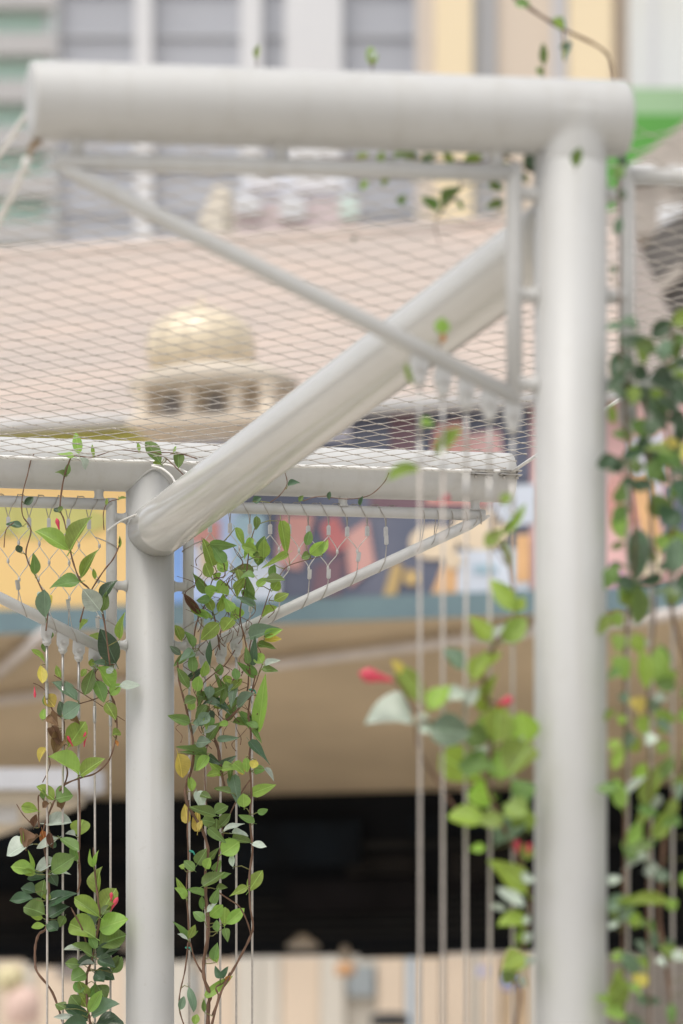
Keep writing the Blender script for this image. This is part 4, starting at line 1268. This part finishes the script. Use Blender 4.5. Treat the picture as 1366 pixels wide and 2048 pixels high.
# --- bushy vine right of the rear post
V3 = [
    (562, 1042, 572, 1099, 22, 'M', 's'), (470, 1056, 487, 1088, 14, 'M', 's'), (513, 1032, 513, 1056, 11, 'M', 'n'), (502, 1076, 490, 1113, 14, 'M', 's'), (516, 1132, 525, 1082, 20, 'M', 'm'), (527, 1116, 528, 1085, 18, 'M', 'm'), (420, 1088, 466, 1092, 18, 'M', 's'), (425, 1132, 412, 1085, 26, 'M', 's'), (448, 1126, 428, 1097, 22, 'B', 's'),
    (422, 1155, 411, 1129, 17, 'M', 'm'), (419, 1184, 390, 1149, 18, 'B', 's'), (455, 1140, 438, 1128, 20, 'M', 'm'), (507, 1140, 466, 1143, 22, 'M', 's'), (510, 1152, 483, 1154, 14, 'M', 'm'), (500, 1211, 494, 1157, 14, 'D', 'n'), (530, 1160, 564, 1158, 18, 'B', 'm'), (545, 1181, 557, 1164, 16, 'M', 'm'), (576, 1107, 530, 1138, 14, 'L', 's'),
    (620, 1108, 644, 1088, 18, 'L', 'm'), (621, 1111, 605, 1114, 13, 'M', 'm'), (612, 1091, 620, 1066, 13, 'M', 'm'), (644, 1108, 655, 1083, 14, 'M', 's'), (548, 1202, 573, 1187, 15, 'L', 'm'), (548, 1129, 545, 1164, 12, 'D', 'n'), (403, 1231, 371, 1192, 12, 'R', 'n'), (403, 1233, 376, 1198, 10, 'M', 'n'), (420, 1202, 397, 1202, 18, 'M', 's'), (425, 1222, 416, 1199, 14, 'M', 'm'), (454, 1167, 437, 1182, 20, 'M', 'm'),
    (436, 1160, 428, 1150, 14, 'M', 'm'), (463, 1223, 454, 1199, 20, 'L', 's'), (472, 1240, 469, 1217, 20, 'M', 'm'), (438, 1246, 407, 1275, 22, 'L', 'm'), (466, 1237, 448, 1258, 24, 'L', 'm'), (498, 1205, 484, 1205, 14, 'M', 'm'), (387, 1296, 375, 1265, 12, 'M', 'n'), (362, 1281, 352, 1255, 14, 'L', 'm'), (500, 1275, 551, 1258, 28, 'B', 's'), (530, 1274, 561, 1261, 18, 'L', 's'), (530, 1281, 560, 1281, 16, 'Y', 's'), (516, 1288, 548, 1296, 15, 'M', 's'),
    (389, 1305, 361, 1321, 20, 'B', 's'), (385, 1343, 384, 1307, 18, 'M', 's'), (362, 1309, 342, 1295, 10, 'B', 'n'), (377, 1376, 356, 1342, 16, 'M', 's'), (375, 1360, 406, 1336, 14, 'D', 's'), (421, 1334, 421, 1289, 8, 'D', 'n'), (440, 1351, 440, 1332, 12, 'M', 'm'), (474, 1360, 470, 1338, 13, 'M', 'm'), (510, 1354, 479, 1329, 15, 'M', 's'), (512, 1352, 498, 1330, 13, 'M', 's'), (505, 1330, 510, 1285, 16, 'D', 's'), (496, 1327, 492, 1298, 13, 'M', 's'),
    (525, 1327, 514, 1308, 18, 'L', 'm'), (530, 1330, 558, 1324, 13, 'P', 's'), (525, 1337, 552, 1342, 14, 'M', 's'), (412, 1395, 448, 1377, 18, 'M', 's'), (414, 1402, 455, 1420, 14, 'B', 's'), (428, 1395, 455, 1418, 10, 'D', 'n'), (469, 1369, 463, 1411, 18, 'B', 's'), (457, 1393, 433, 1352, 16, 'M', 's'), (459, 1369, 450, 1353, 13, 'L', 'm'), (516, 1462, 532, 1367, 25, 'L', 's'), (479, 1424, 518, 1477, 15, 'M', 's'), (499, 1430, 518, 1459, 9, 'D', 'n'),
    (466, 1444, 494, 1453, 16, 'M', 's'), (379, 1445, 341, 1433, 20, 'M', 's'), (395, 1427, 415, 1411, 17, 'M', 'm'), (411, 1422, 426, 1442, 13, 'D', 'm'), (404, 1453, 399, 1433, 22, 'B', 'm'), (386, 1471, 395, 1453, 11, 'P', 'n'), (408, 1466, 430, 1455, 10, 'P', 'n'), (393, 1486, 419, 1484, 22, 'B', 's'), (435, 1479, 473, 1477, 13, 'B', 's'), (413, 1506, 360, 1499, 17, 'M', 's'), (412, 1507, 365, 1503, 10, 'M', 's'), (499, 1482, 533, 1525, 18, 'D', 's'),
    (355, 1506, 367, 1548, 22, 'Y', 'm'), (408, 1513, 393, 1539, 20, 'M', 's'), (435, 1537, 468, 1515, 17, 'B', 's'), (417, 1513, 439, 1528, 15, 'D', 's'), (492, 1515, 494, 1541, 12, 'L', 'm'), (512, 1520, 506, 1535, 14, 'Y', 'm'), (508, 1545, 527, 1539, 15, 'M', 'm'), (529, 1537, 546, 1560, 10, 'P', 's'), (476, 1525, 486, 1546, 16, 'Y', 'm'), (370, 1407, 389, 1396, 15, 'M', 'm'), (380, 1420, 386, 1405, 12, 'L', 'm'),
    (385, 1583, 379, 1556, 13, 'L', 'm'), (393, 1583, 402, 1613, 24, 'P', 's'), (402, 1588, 421, 1599, 15, 'M', 's'), (461, 1586, 432, 1578, 13, 'M', 's'), (466, 1551, 476, 1604, 24, 'B', 's'), (488, 1615, 486, 1591, 20, 'L', 'm'), (502, 1588, 547, 1569, 22, 'L', 's'), (514, 1625, 533, 1620, 10, 'M', 'm'), (508, 1646, 481, 1633, 14, 'M', 's'), (431, 1631, 385, 1619, 20, 'M', 's'), (375, 1646, 371, 1613, 18, 'Y', 's'), (395, 1663, 397, 1624, 17, 'Y', 's'), (399, 1660, 403, 1640, 10, 'Y', 'm'),
    (404, 1640, 426, 1643, 18, 'M', 'm'), (430, 1626, 452, 1612, 19, 'M', 'm'), (442, 1650, 461, 1633, 22, 'M', 's'), (448, 1663, 483, 1648, 10, 'P', 's'), (432, 1660, 434, 1640, 18, 'M', 'm'), (417, 1657, 448, 1683, 18, 'M', 's'), (464, 1677, 503, 1688, 22, 'M', 's'), (464, 1667, 492, 1670, 10, 'P', 's'), (505, 1688, 530, 1695, 14, 'P', 's'), (443, 1708, 474, 1688, 28, 'L', 'm'), (466, 1734, 464, 1710, 9, 'P', 'n'), (395, 1728, 413, 1701, 24, 'M', 's'), (412, 1738, 420, 1719, 15, 'L', 'm'), (419, 1717, 437, 1699, 13, 'M', 's'),
    (389, 1741, 371, 1723, 14, 'M', 'm'), (368, 1738, 361, 1731, 10, 'L', 'o'), (406, 1772, 444, 1749, 24, 'M', 's'), (442, 1756, 460, 1749, 12, 'M', 's'), (426, 1741, 440, 1723, 16, 'M', 's'), (497, 1783, 521, 1745, 20, 'L', 'm'), (494, 1774, 464, 1790, 16, 'L', 's'), (373, 1794, 355, 1761, 15, 'L', 's'), (371, 1797, 353, 1779, 14, 'L', 'm'), (408, 1791, 380, 1778, 15, 'M', 's'), (431, 1778, 452, 1776, 9, 'M', 'n'), (424, 1806, 436, 1780, 16, 'M', 's'),
    (409, 1842, 390, 1824, 15, 'M', 'm'), (419, 1833, 442, 1813, 18, 'L', 'm'), (413, 1824, 430, 1809, 9, 'P', 'n'), (449, 1853, 450, 1817, 16, 'L', 'o'), (453, 1848, 484, 1820, 18, 'L', 'm'), (450, 1857, 455, 1880, 15, 'M', 's'), (435, 1864, 433, 1844, 10, 'M', 'm'), (376, 1879, 352, 1849, 10, 'M', 'n'), (377, 1877, 388, 1853, 11, 'L', 'm'), (376, 1877, 370, 1858, 10, 'M', 'm'), (375, 1879, 357, 1871, 7, 'P', 'n'), (379, 1876, 394, 1864, 6, 'M', 'n'),
    (428, 1919, 435, 1890, 18, 'M', 's'), (434, 1925, 428, 1898, 14, 'L', 'm'), (440, 1956, 430, 1935, 13, 'D', 's'), (442, 1957, 453, 1935, 12, 'D', 's'), (411, 1994, 459, 1954, 19, 'L', 's'), (451, 1962, 460, 1953, 8, 'O', 'n'), (377, 1974, 389, 2014, 14, 'B', 'o'), (360, 2020, 367, 1996, 11, 'B', 'm'), (389, 2049, 393, 2030, 12, 'L', 'm'), (409, 2025, 408, 2001, 7, 'M', 'n'), (372, 1310, 350, 1330, 14, 'M', 's'), (405, 1820, 404, 1796, 9, 'M', 'm')]
ST3 = [[(416, 2056, 9), (417, 2010, 8), (420, 1990, 8), (408, 1955, 7), (408, 1920, 7), (415, 1880, 8), (416, 1840, 8), (412, 1800, 7), (411, 1740, 6), (416, 1700, 6), (405, 1660, 6), (390, 1635, 6), (374, 1605, 6), (371, 1575, 6), (384, 1535, 6), (387, 1490, 5), (378, 1440, 5), (368, 1400, 4), (358, 1360, 4), (355, 1320, 3)],
       [(422, 2056, 5), (440, 1990, 5), (458, 1955, 5), (480, 1915, 5), (500, 1875, 5), (506, 1850, 4), (500, 1810, 4), (499, 1750, 5), (505, 1700, 4.5), (500, 1640, 5), (503, 1580, 4.5), (499, 1520, 4), (502, 1470, 4), (497, 1420, 4), (511, 1350, 3)],
       [(450, 1575, 4), (443, 1545, 6), (437, 1500, 7), (430, 1470, 5), (455, 1440, 6), (475, 1420, 5), (490, 1395, 4), (497, 1360, 3), (492, 1290, 3), (480, 1230, 3), (490, 1170, 2.5), (500, 1090, 2.5), (512, 1050, 2)],
       [(378, 1900, 4), (377, 1840, 4), (373, 1780, 3), (377, 1720, 3.5), (375, 1660, 3), (378, 1600, 3)], [(380, 1885, 3.5), (390, 1920, 3.5), (405, 1947, 4)], [(376, 1885, 3), (370, 1940, 3), (360, 1985, 3), (359, 2020, 3), (370, 2056, 3)], [(437, 1785, 3), (460, 1800, 3), (480, 1815, 3), (495, 1845, 3), (502, 1870, 3)],
       [(425, 2030, 4), (437, 1995, 4), (432, 1975, 3), (448, 1965, 3), (460, 1945, 3)], [(440, 1300, 3), (430, 1240, 3), (420, 1200, 3), (425, 1160, 2.5), (450, 1150, 2.5), (440, 1100, 2)], [(402, 1400, 3), (405, 1370, 3), (425, 1350, 2.5), (450, 1330, 2.5), (470, 1300, 2.5)], [(440, 1700, 3), (455, 1640, 3), (480, 1590, 3), (500, 1560, 3)], [(430, 1760, 3), (440, 1700, 3), (446, 1650, 2.5)], [(420, 1470, 3), (410, 1520, 3), (412, 1600, 3), (420, 1650, 3)], [(540, 1180, 2), (560, 1150, 2), (580, 1130, 2), (645, 1112, 1.6)], [(496, 1400, 2.5), (510, 1370, 2.5), (520, 1340, 2)], [(385, 1310, 3), (392, 1250, 3), (410, 1210, 3), (425, 1190, 2.5)], [(500, 1350, 2.5), (500, 1290, 2.5), (520, 1240, 2), (540, 1180, 2)]]
for k in range(70):      # inner leaves of the thick upper part
    cx = random.gauss(450, 42); cy = random.uniform(1100, 1560)
    if cy < 1240: cx = random.gauss(470, 40)
    a = random.uniform(0, 6.28); l = random.uniform(20, 36)
    if cx < 388 or cx > 530 or (1235 < cy < 1350 and cx < 500) or (cy < 1235 and k % 2): continue
    V3.append((cx, cy, cx + l * math.cos(a), cy + l * math.sin(a), random.uniform(11, 19), random.choice('MMLBLM'), random.choice('ssm')))
random.seed(5)
tw = []
for k in range(70):      # dry twigs and tendrils
    x = random.gauss(445, 45); y = random.uniform(1120, 1520)
    if 360 < x < 540:
        tw.append([(x, y, 1.8), (x + random.uniform(-14, 14), y - 14, 1.6), (x + random.uniform(-20, 20), y - 32, 1.3), (x + random.uniform(-26, 26), y - 46, 1.0)])
V3 = [(*q[:5], ({'D': 'M', 'B': 'M', 'M': 'L'} if q[1] < 1260 and int(q[0]) % 3 else {}).get(q[5], q[5]), q[6]) for q in V3]
make_vine('bushy_vine', 'dense bushy vine with arrow shaped leaves right of the sharp rear post', DF, V3, ST3 + tw, kmap='s', rndz=0.06, base_px=(416, 2060), big=1.08)
make_vine('trailing_tendril', 'thin tendril with dark curled leaves hanging from the rear beam beside the thick tube', 11.36,
          [(575, 972, 598, 963, 11, 'D', 'm'), (598, 1003, 606, 992, 8, 'M', 'n'), (657, 998, 660, 984, 7, 'D', 'n'), (505, 1003, 522, 996, 12, 'D', 'n'), (720, 1012, 724, 995, 6, 'D', 'n')],
          [[(540, 1005, 2), (560, 990, 2), (574, 968, 2), (570, 945, 1.8)], [(606, 1002, 1.8), (630, 994, 1.8), (657, 992, 1.6)], [(660, 995, 1.6), (700, 998, 1.8), (740, 990, 2), (768, 965, 2), (778, 945, 2)]], base_px=(560, 1005))

# --- blurred vine on the front frame
DN = 7.62
V4 = [(1034, 1223, 984, 1160, 30, 'L', 'n'), (1034, 1223, 1046, 1195, 22, 'L', 'n'), (981, 1282, 943, 1235, 36, 'L', 'm'), (1007, 1284, 1048, 1240, 36, 'M', 'm'), (987, 1276, 1007, 1252, 13, 'P', 'n'), (931, 1340, 890, 1293, 28, 'B', 'm'), (945, 1362, 975, 1308, 32, 'L', 'm'), (960, 1330, 1000, 1300, 26, 'L', 'm'),
      (846, 1405, 791, 1334, 38, 'M', 'n'), (800, 1348, 786, 1322, 16, 'Y', 'n'), (858, 1419, 899, 1372, 34, 'L', 'm'), (896, 1402, 935, 1390, 26, 'P', 'm'), (930, 1412, 955, 1378, 20, 'P', 'm'), (826, 1445, 738, 1440, 58, 'P', 'm'), (836, 1442, 852, 1430, 20, 'P', 'm'), (858, 1457, 934, 1469, 52, 'B', 'm'), (930, 1465, 972, 1480, 40, 'D', 'm'), (838, 1455, 865, 1462, 20, 'P', 'm'),
      (963, 1428, 990, 1358, 26, 'L', 'm'), (990, 1486, 1000, 1412, 48, 'L', 'm'), (1050, 1486, 1040, 1430, 50, 'L', 'm'), (962, 1562, 887, 1510, 56, 'L', 'o'), (987, 1540, 925, 1515, 40, 'D', 'm'), (946, 1519, 975, 1492, 17, 'P', 'n'), (1005, 1510, 1048, 1478, 17, 'P', 'n'), (1060, 1487, 1022, 1546, 60, 'M', 'm'), (1000, 1560, 1000, 1500, 56, 'M', 'm'), (1010, 1470, 960, 1440, 40, 'M', 'm'),
      (970, 1639, 903, 1628, 42, 'L', 'o'), (990, 1592, 944, 1588, 42, 'L', 'm'), (1005, 1634, 965, 1645, 32, 'M', 'm'), (1010, 1610, 1050, 1630, 40, 'M', 'm'), (991, 1690, 1044, 1640, 34, 'B', 'm'), (970, 1695, 943, 1698, 15, 'L', 'n'), (1053, 1789, 986, 1722, 42, 'L', 'n'), (1046, 1762, 1066, 1752, 24, 'P', 'm'), (1050, 1813, 997, 1781, 19, 'P', 'n'), (1013, 1818, 981, 1818, 14, 'P', 'n'), (1053, 1835, 1000, 1850, 32, 'L', 'm'),
      (1060, 1843, 1048, 1838, 15, 'P', 'm'), (1064, 1868, 1048, 1880, 16, 'P', 'n'), (1050, 1912, 1008, 1935, 42, 'L', 'm'), (1021, 1941, 1066, 1918, 24, 'P', 'm'), (1031, 1958, 1005, 1942, 32, 'D', 'm'), (1036, 1966, 1054, 1966, 18, 'P', 'm'), (1055, 1605, 1030, 1560, 42, 'D', 'm'), (1060, 1660, 1035, 1620, 36, 'M', 'm'), (1050, 1720, 1060, 1690, 24, 'M', 'm'), (1040, 1890, 1052, 1860, 24, 'M', 'm')]
ST4 = [[(1030, 2056, 8), (1040, 1990, 8), (1030, 1950, 8), (1050, 1880, 7), (1060, 1800, 7), (1040, 1720, 8), (1000, 1640, 9), (975, 1560, 9), (985, 1480, 9), (975, 1400, 9), (965, 1340, 10), (990, 1290, 10), (1030, 1225, 7), (1015, 1120, 4), (985, 1060, 4), (1000, 1000, 4)],
       [(980, 1480, 7), (900, 1450, 8), (845, 1440, 8), (800, 1375, 6), (786, 1361, 6)], [(832, 1450, 7), (838, 1500, 6), (880, 1570, 6), (915, 1620, 6), (970, 1650, 6)], [(1000, 1630, 5), (1035, 1680, 5), (1040, 1720, 5)], [(975, 1400, 6), (1000, 1410, 6)]]
V4 = [(*q[:5], {'L': 'G', 'M': 'L', 'D': 'M'}.get(q[5], q[5]), q[6]) for q in V4]
make_vine('blooming_vine', 'blurred leafy vine with red buds climbing wires left of the front post', DN, V4, ST4, [(785, 1361, 718, 1346, 30), (993, 1412, 1026, 1396, 20), (1034, 1705, 1034, 1678, 16), (1056, 1710, 1058, 1685, 14)], rndz=0.05, base_px=(1030, 2060), big=1.02)
make_vine('hanging_shoot', 'blurred light green shoots hanging below the front sloping rail', DN + 0.02,
          [(884, 668, 884, 640, 25, 'L', 'm'), (884, 685, 886, 668, 10, 'O', 'n'), (837, 774, 807, 734, 22, 'L', 'n'), (875, 909, 919, 864, 27, 'L', 'm'), (775, 960, 840, 928, 22, 'L', 'n'), (838, 850, 868, 846, 20, 'L', 'm'), (1000, 1072, 1050, 1013, 14, 'L', 'n'), (970, 1092, 1000, 1060, 24, 'L', 'n'), (1000, 1003, 1022, 992, 18, 'L', 'm'), (1005, 1080, 1020, 1140, 12, 'L', 'n')],
          [[(838, 780, 3), (845, 850, 3), (870, 905, 3), (835, 930, 2.5), (780, 958, 2.5)], [(838, 780, 3), (862, 730, 3), (884, 680, 3)], [(1010, 1130, 3), (985, 1085, 3), (1000, 1065, 3), (1040, 1020, 3)]], [(880, 1008, 896, 990, 22)], base_px=(862, 730))
make_vine('rail_vine', 'blurred vine wound along the front top rail below the beam', 7.70,
          [(877, 422, 845, 387, 20, 'M', 'n'), (883, 420, 920, 382, 16, 'M', 'n'), (835, 358, 880, 340, 24, 'B', 'm'), (1006, 404, 973, 417, 15, 'M', 'm'), (975, 373, 1005, 370, 17, 'M', 'm'), (712, 318, 736, 305, 14, 'L', 'm'), (752, 318, 768, 305, 12, 'L', 'm'), (783, 320, 832, 306, 20, 'M', 'm'), (848, 322, 866, 306, 16, 'M', 'm'), (925, 326, 962, 314, 16, 'L', 'm'), (1000, 328, 1026, 338, 13, 'M', 'm'), (1042, 350, 1056, 364, 12, 'M', 'n'), (1050, 308, 1078, 342, 26, 'B', 'm'), (800, 410, 806, 390, 15, 'M', 'm'), (905, 330, 890, 306, 14, 'L', 'm'), (765, 372, 780, 352, 12, 'L', 'm'), (722, 380, 734, 362, 11, 'L', 'm'), (870, 335, 840, 316, 16, 'M', 'm'), (912, 400, 926, 420, 8, 'M', 'n'), (955, 350, 980, 330, 12, 'M', 'm'), (1010, 312, 1035, 300, 14, 'M', 'm'), (706, 482, 712, 476, 10, 'D', 'm')],
          [[(1065, 345, 4), (1010, 315, 4), (950, 325, 4), (880, 318, 4), (820, 315, 4), (750, 315, 3.5), (700, 318, 3), (640, 314, 2.5)], [(920, 330, 3), (918, 380, 3), (885, 420, 3), (870, 450, 2.5), (880, 490, 2)], [(875, 440, 2.2), (940, 450, 2.0), (1000, 430, 2.0)]], base_px=(1065, 345))
make_vine('upright_twig', 'thin blurred twig with few leaves leaning above the top beam', 7.95,
          [(1030, 4, 1060, 14, 16, 'M', 'n'), (1105, 38, 1128, 58, 16, 'L', 'm'), (1120, 95, 1145, 88, 12, 'B', 'm'), (1128, 118, 1138, 100, 9, 'M', 'm')],
          [[(1232, 200, 5), (1224, 130, 5), (1200, 95, 6), (1120, 55, 7), (1050, 10, 7), (980, -40, 7)], [(1125, 60, 3), (1130, 120, 3)]], base_px=(1230, 200))
make_vine('shoot_tip', 'small olive shoot tip rising above the middle of the top beam', 7.95, [(745, 132, 741, 95, 18, 'L', 'm'), (740, 118, 752, 104, 12, 'P', 'm')], [[(745, 190, 3), (744, 120, 3)]], base_px=(745, 190))
make_vine('shoot_tip', 'upright dark shoot tip above the beam near the front post', 7.95, [(1088, 130, 1086, 92, 13, 'M', 'm'), (1085, 150, 1074, 136, 10, 'M', 'm')], [[(1088, 210, 3), (1087, 130, 3)]], base_px=(1088, 210))
make_vine('shoot_tip', 'tiny light shoot tip above the left half of the top beam', 7.95, [(514, 118, 518, 92, 10, 'L', 'm')], [[(512, 180, 2.5), (514, 115, 2.5)]], base_px=(512, 180))
lf = make_vine('stray_leaf', 'single dark green leaf at the head of the front post', 7.585, [(1151, 334, 1160, 300, 18, 'M', 'm')], [[(1150, 340, 2.5), (1151, 334, 2.5)]], base_px=(1150, 340), rndz=0.001)
# --- blurred vine right of the front post
V5 = [(1302, 675, 1351, 653, 28, 'D', 'm'), (1246, 687, 1295, 680, 14, 'B', 'n'), (1239, 726, 1270, 736, 15, 'B', 'm'), (1263, 802, 1236, 767, 24, 'D', 'm'), (1270, 772, 1293, 819, 30, 'B', 'm'), (1297, 760, 1351, 767, 40, 'D', 'm'), (1300, 799, 1332, 846, 26, 'B', 'm'), (1349, 780, 1372, 804, 30, 'D', 'm'), (1227, 848, 1222, 814, 13, 'L', 'm'), (1244, 948, 1212, 912, 19, 'D', 'm'), (1273, 951, 1270, 921, 21, 'M', 'm'),
      (1307, 890, 1346, 926, 27, 'B', 'm'), (1312, 962, 1307, 928, 28, 'M', 'm'), (1327, 1036, 1312, 995, 36, 'M', 'm'), (1234, 1007, 1244, 975, 22, 'M', 'm'), (1338, 892, 1354, 884, 17, 'Y', 'm'), (1275, 1055, 1275, 1150, 36, 'B', 'm'), (1222, 1097, 1246, 1088, 11, 'M', 'n'), (1217, 1138, 1246, 1131, 15, 'M', 'm'), (1327, 1049, 1354, 1022, 42, 'D', 'm'), (1346, 1147, 1356, 1085, 36, 'B', 'm'), (1320, 1102, 1336, 1074, 24, 'M', 'm'),
      (1270, 1165, 1276, 1237, 27, 'M', 'm'), (1231, 1268, 1235, 1302, 23, 'M', 'm'), (1225, 1315, 1251, 1353, 27, 'M', 'm'), (1317, 1293, 1322, 1368, 29, 'M', 'm'), (1280, 1300, 1293, 1366, 22, 'L', 'm'), (1268, 1278, 1292, 1292, 16, 'P', 'm'), (1262, 1398, 1284, 1422, 28, 'Y', 'm'), (1243, 1405, 1252, 1388, 17, 'B', 'm'), (1272, 1438, 1297, 1462, 27, 'L', 'm'), (1236, 1445, 1250, 1436, 18, 'L', 'm'), (1308, 1403, 1333, 1399, 15, 'P', 'm'), (1308, 1445, 1336, 1460, 15, 'B', 'm'),
      (1294, 1492, 1308, 1476, 20, 'P', 'm'), (1253, 1478, 1272, 1502, 30, 'L', 'm'), (1290, 1610, 1334, 1512, 32, 'M', 's'), (1245, 1618, 1232, 1566, 23, 'M', 'm'), (1251, 1588, 1293, 1560, 15, 'P', 'n'), (1300, 1628, 1318, 1592, 20, 'P', 'm'), (1255, 1706, 1282, 1640, 31, 'M', 's'), (1307, 1676, 1344, 1614, 30, 'M', 's'), (1251, 1738, 1290, 1716, 19, 'P', 'm'), (1288, 1744, 1312, 1737, 23, 'P', 'm'), (1218, 1770, 1240, 1757, 15, 'P', 'm'), (1262, 1810, 1332, 1794, 25, 'L', 's'), (1225, 1798, 1241, 1842, 27, 'D', 'm'),
      (1218, 1856, 1238, 1844, 11, 'P', 'n'), (1246, 1905, 1276, 1945, 23, 'B', 'm'), (1305, 1896, 1316, 1868, 21, 'B', 'm'), (1343, 1908, 1372, 1917, 19, 'P', 'm'), (1312, 1925, 1330, 1928, 11, 'P', 'm'), (1270, 1997, 1316, 2000, 17, 'B', 'm'), (1218, 1997, 1252, 1968, 36, 'M', 'm'), (1247, 2032, 1216, 2014, 32, 'M', 'm'), (1274, 1972, 1288, 1950, 25, 'Y', 'm'), (1352, 690, 1368, 670, 24, 'M', 'm'), (1222, 770, 1250, 790, 16, 'B', 'm'), (1340, 830, 1366, 850, 26, 'D', 'm'), (1350, 960, 1372, 1000, 30, 'D', 'm'), (1345, 1190, 1372, 1180, 22, 'B', 'm'), (1232, 470, 1238, 440, 14, 'B', 'm'), (1228, 355, 1244, 335, 20, 'M', 'm'), (1236, 330, 1252, 316, 16, 'D', 'm'), (1222, 545, 1232, 535, 14, 'D', 'm'), (1240, 400, 1246, 380, 14, 'B', 'm'), (1228, 1540, 1240, 1500, 18, 'L', 'm'), (1270, 1560, 1290, 1530, 20, 'L', 'm'), (1220, 1500, 1236, 1480, 16, 'L', 'm')]
random.seed(9)
for k in range(64):
    cy = random.uniform(640, 1200); cx = random.uniform(1225, 1400)
    a = random.uniform(-0.4, 3.6); l = random.uniform(28, 52)
    V5.append((cx, cy, cx + l * math.cos(a), cy + l * math.sin(a), random.uniform(15, 28), random.choice('DDBMM'), 'm'))
for k in range(62):
    cy = random.uniform(1200, 2060); cx = random.uniform(1215, 1420)
    a = random.uniform(0, 6.28); l = random.uniform(24, 44)
    V5.append((cx, cy, cx + l * math.cos(a), cy + l * math.sin(a), random.uniform(13, 24), random.choice('DBMLDM'), random.choice('nms')))
ST5 = [[(1345, 2056, 9), (1335, 1940, 9), (1318, 1840, 9), (1325, 1720, 9), (1340, 1610, 8), (1368, 1530, 8), (1390, 1400, 7), (1340, 1200, 7), (1345, 1000, 6), (1330, 800, 6), (1345, 650, 5)], [(1250, 2056, 6), (1246, 1900, 6), (1250, 1720, 6), (1252, 1500, 6), (1250, 1300, 6), (1270, 1100, 6), (1255, 900, 5), (1240, 700, 5), (1240, 500, 4), (1238, 330, 4)], [(1300, 2056, 5), (1296, 1800, 5), (1300, 1600, 5), (1296, 1400, 5), (1310, 1200, 5), (1300, 1000, 5), (1290, 800, 5)]]
V5 = [(*q[:5], ({'L': 'G', 'M': 'L', 'D': 'M'} if q[1] > 1180 else {'M': 'L'} if q[0] % 3 < 1 else {}).get(q[5], q[5]), q[6]) for q in V5]
make_vine('dense_vine', 'thick blurred dark green vine covering wires right of the front post', 7.63, V5, ST5, rndz=0.07, base_px=(1300, 2060), big=1.1)

# --- plant ties
tie_me = mk_mesh('plant_tie', MB().tube(smooth_path([(-0.006, -0.006, 0), (0, -0.009, 0.002), (0.007, -0.006, 0), (0.008, 0.004, -0.002), (0, 0.007, 0), (-0.007, 0.004, 0.001), (-0.004, -0.009, 0.001), (0.008, -0.014, -0.002), (0.013, -0.012, -0.012)], 3), 0.0022, 6), M_TIE)
for x, y, lb in ((381, 1703, 'small teal plant tie on the wire beside the rear post, upper of two'), (376, 1896, 'small teal plant tie on the wire beside the rear post, lower of two'), (503, 1380, 'small teal tie on the fifth wire right of the rear post'), (404, 1232, 'small teal tie knotted at the foot of the overgrown wire net')):
    tag(inst('plant_tie', tie_me, None, P(x, y, 11.45)), lb, 'plant tie', 'teal plant ties')
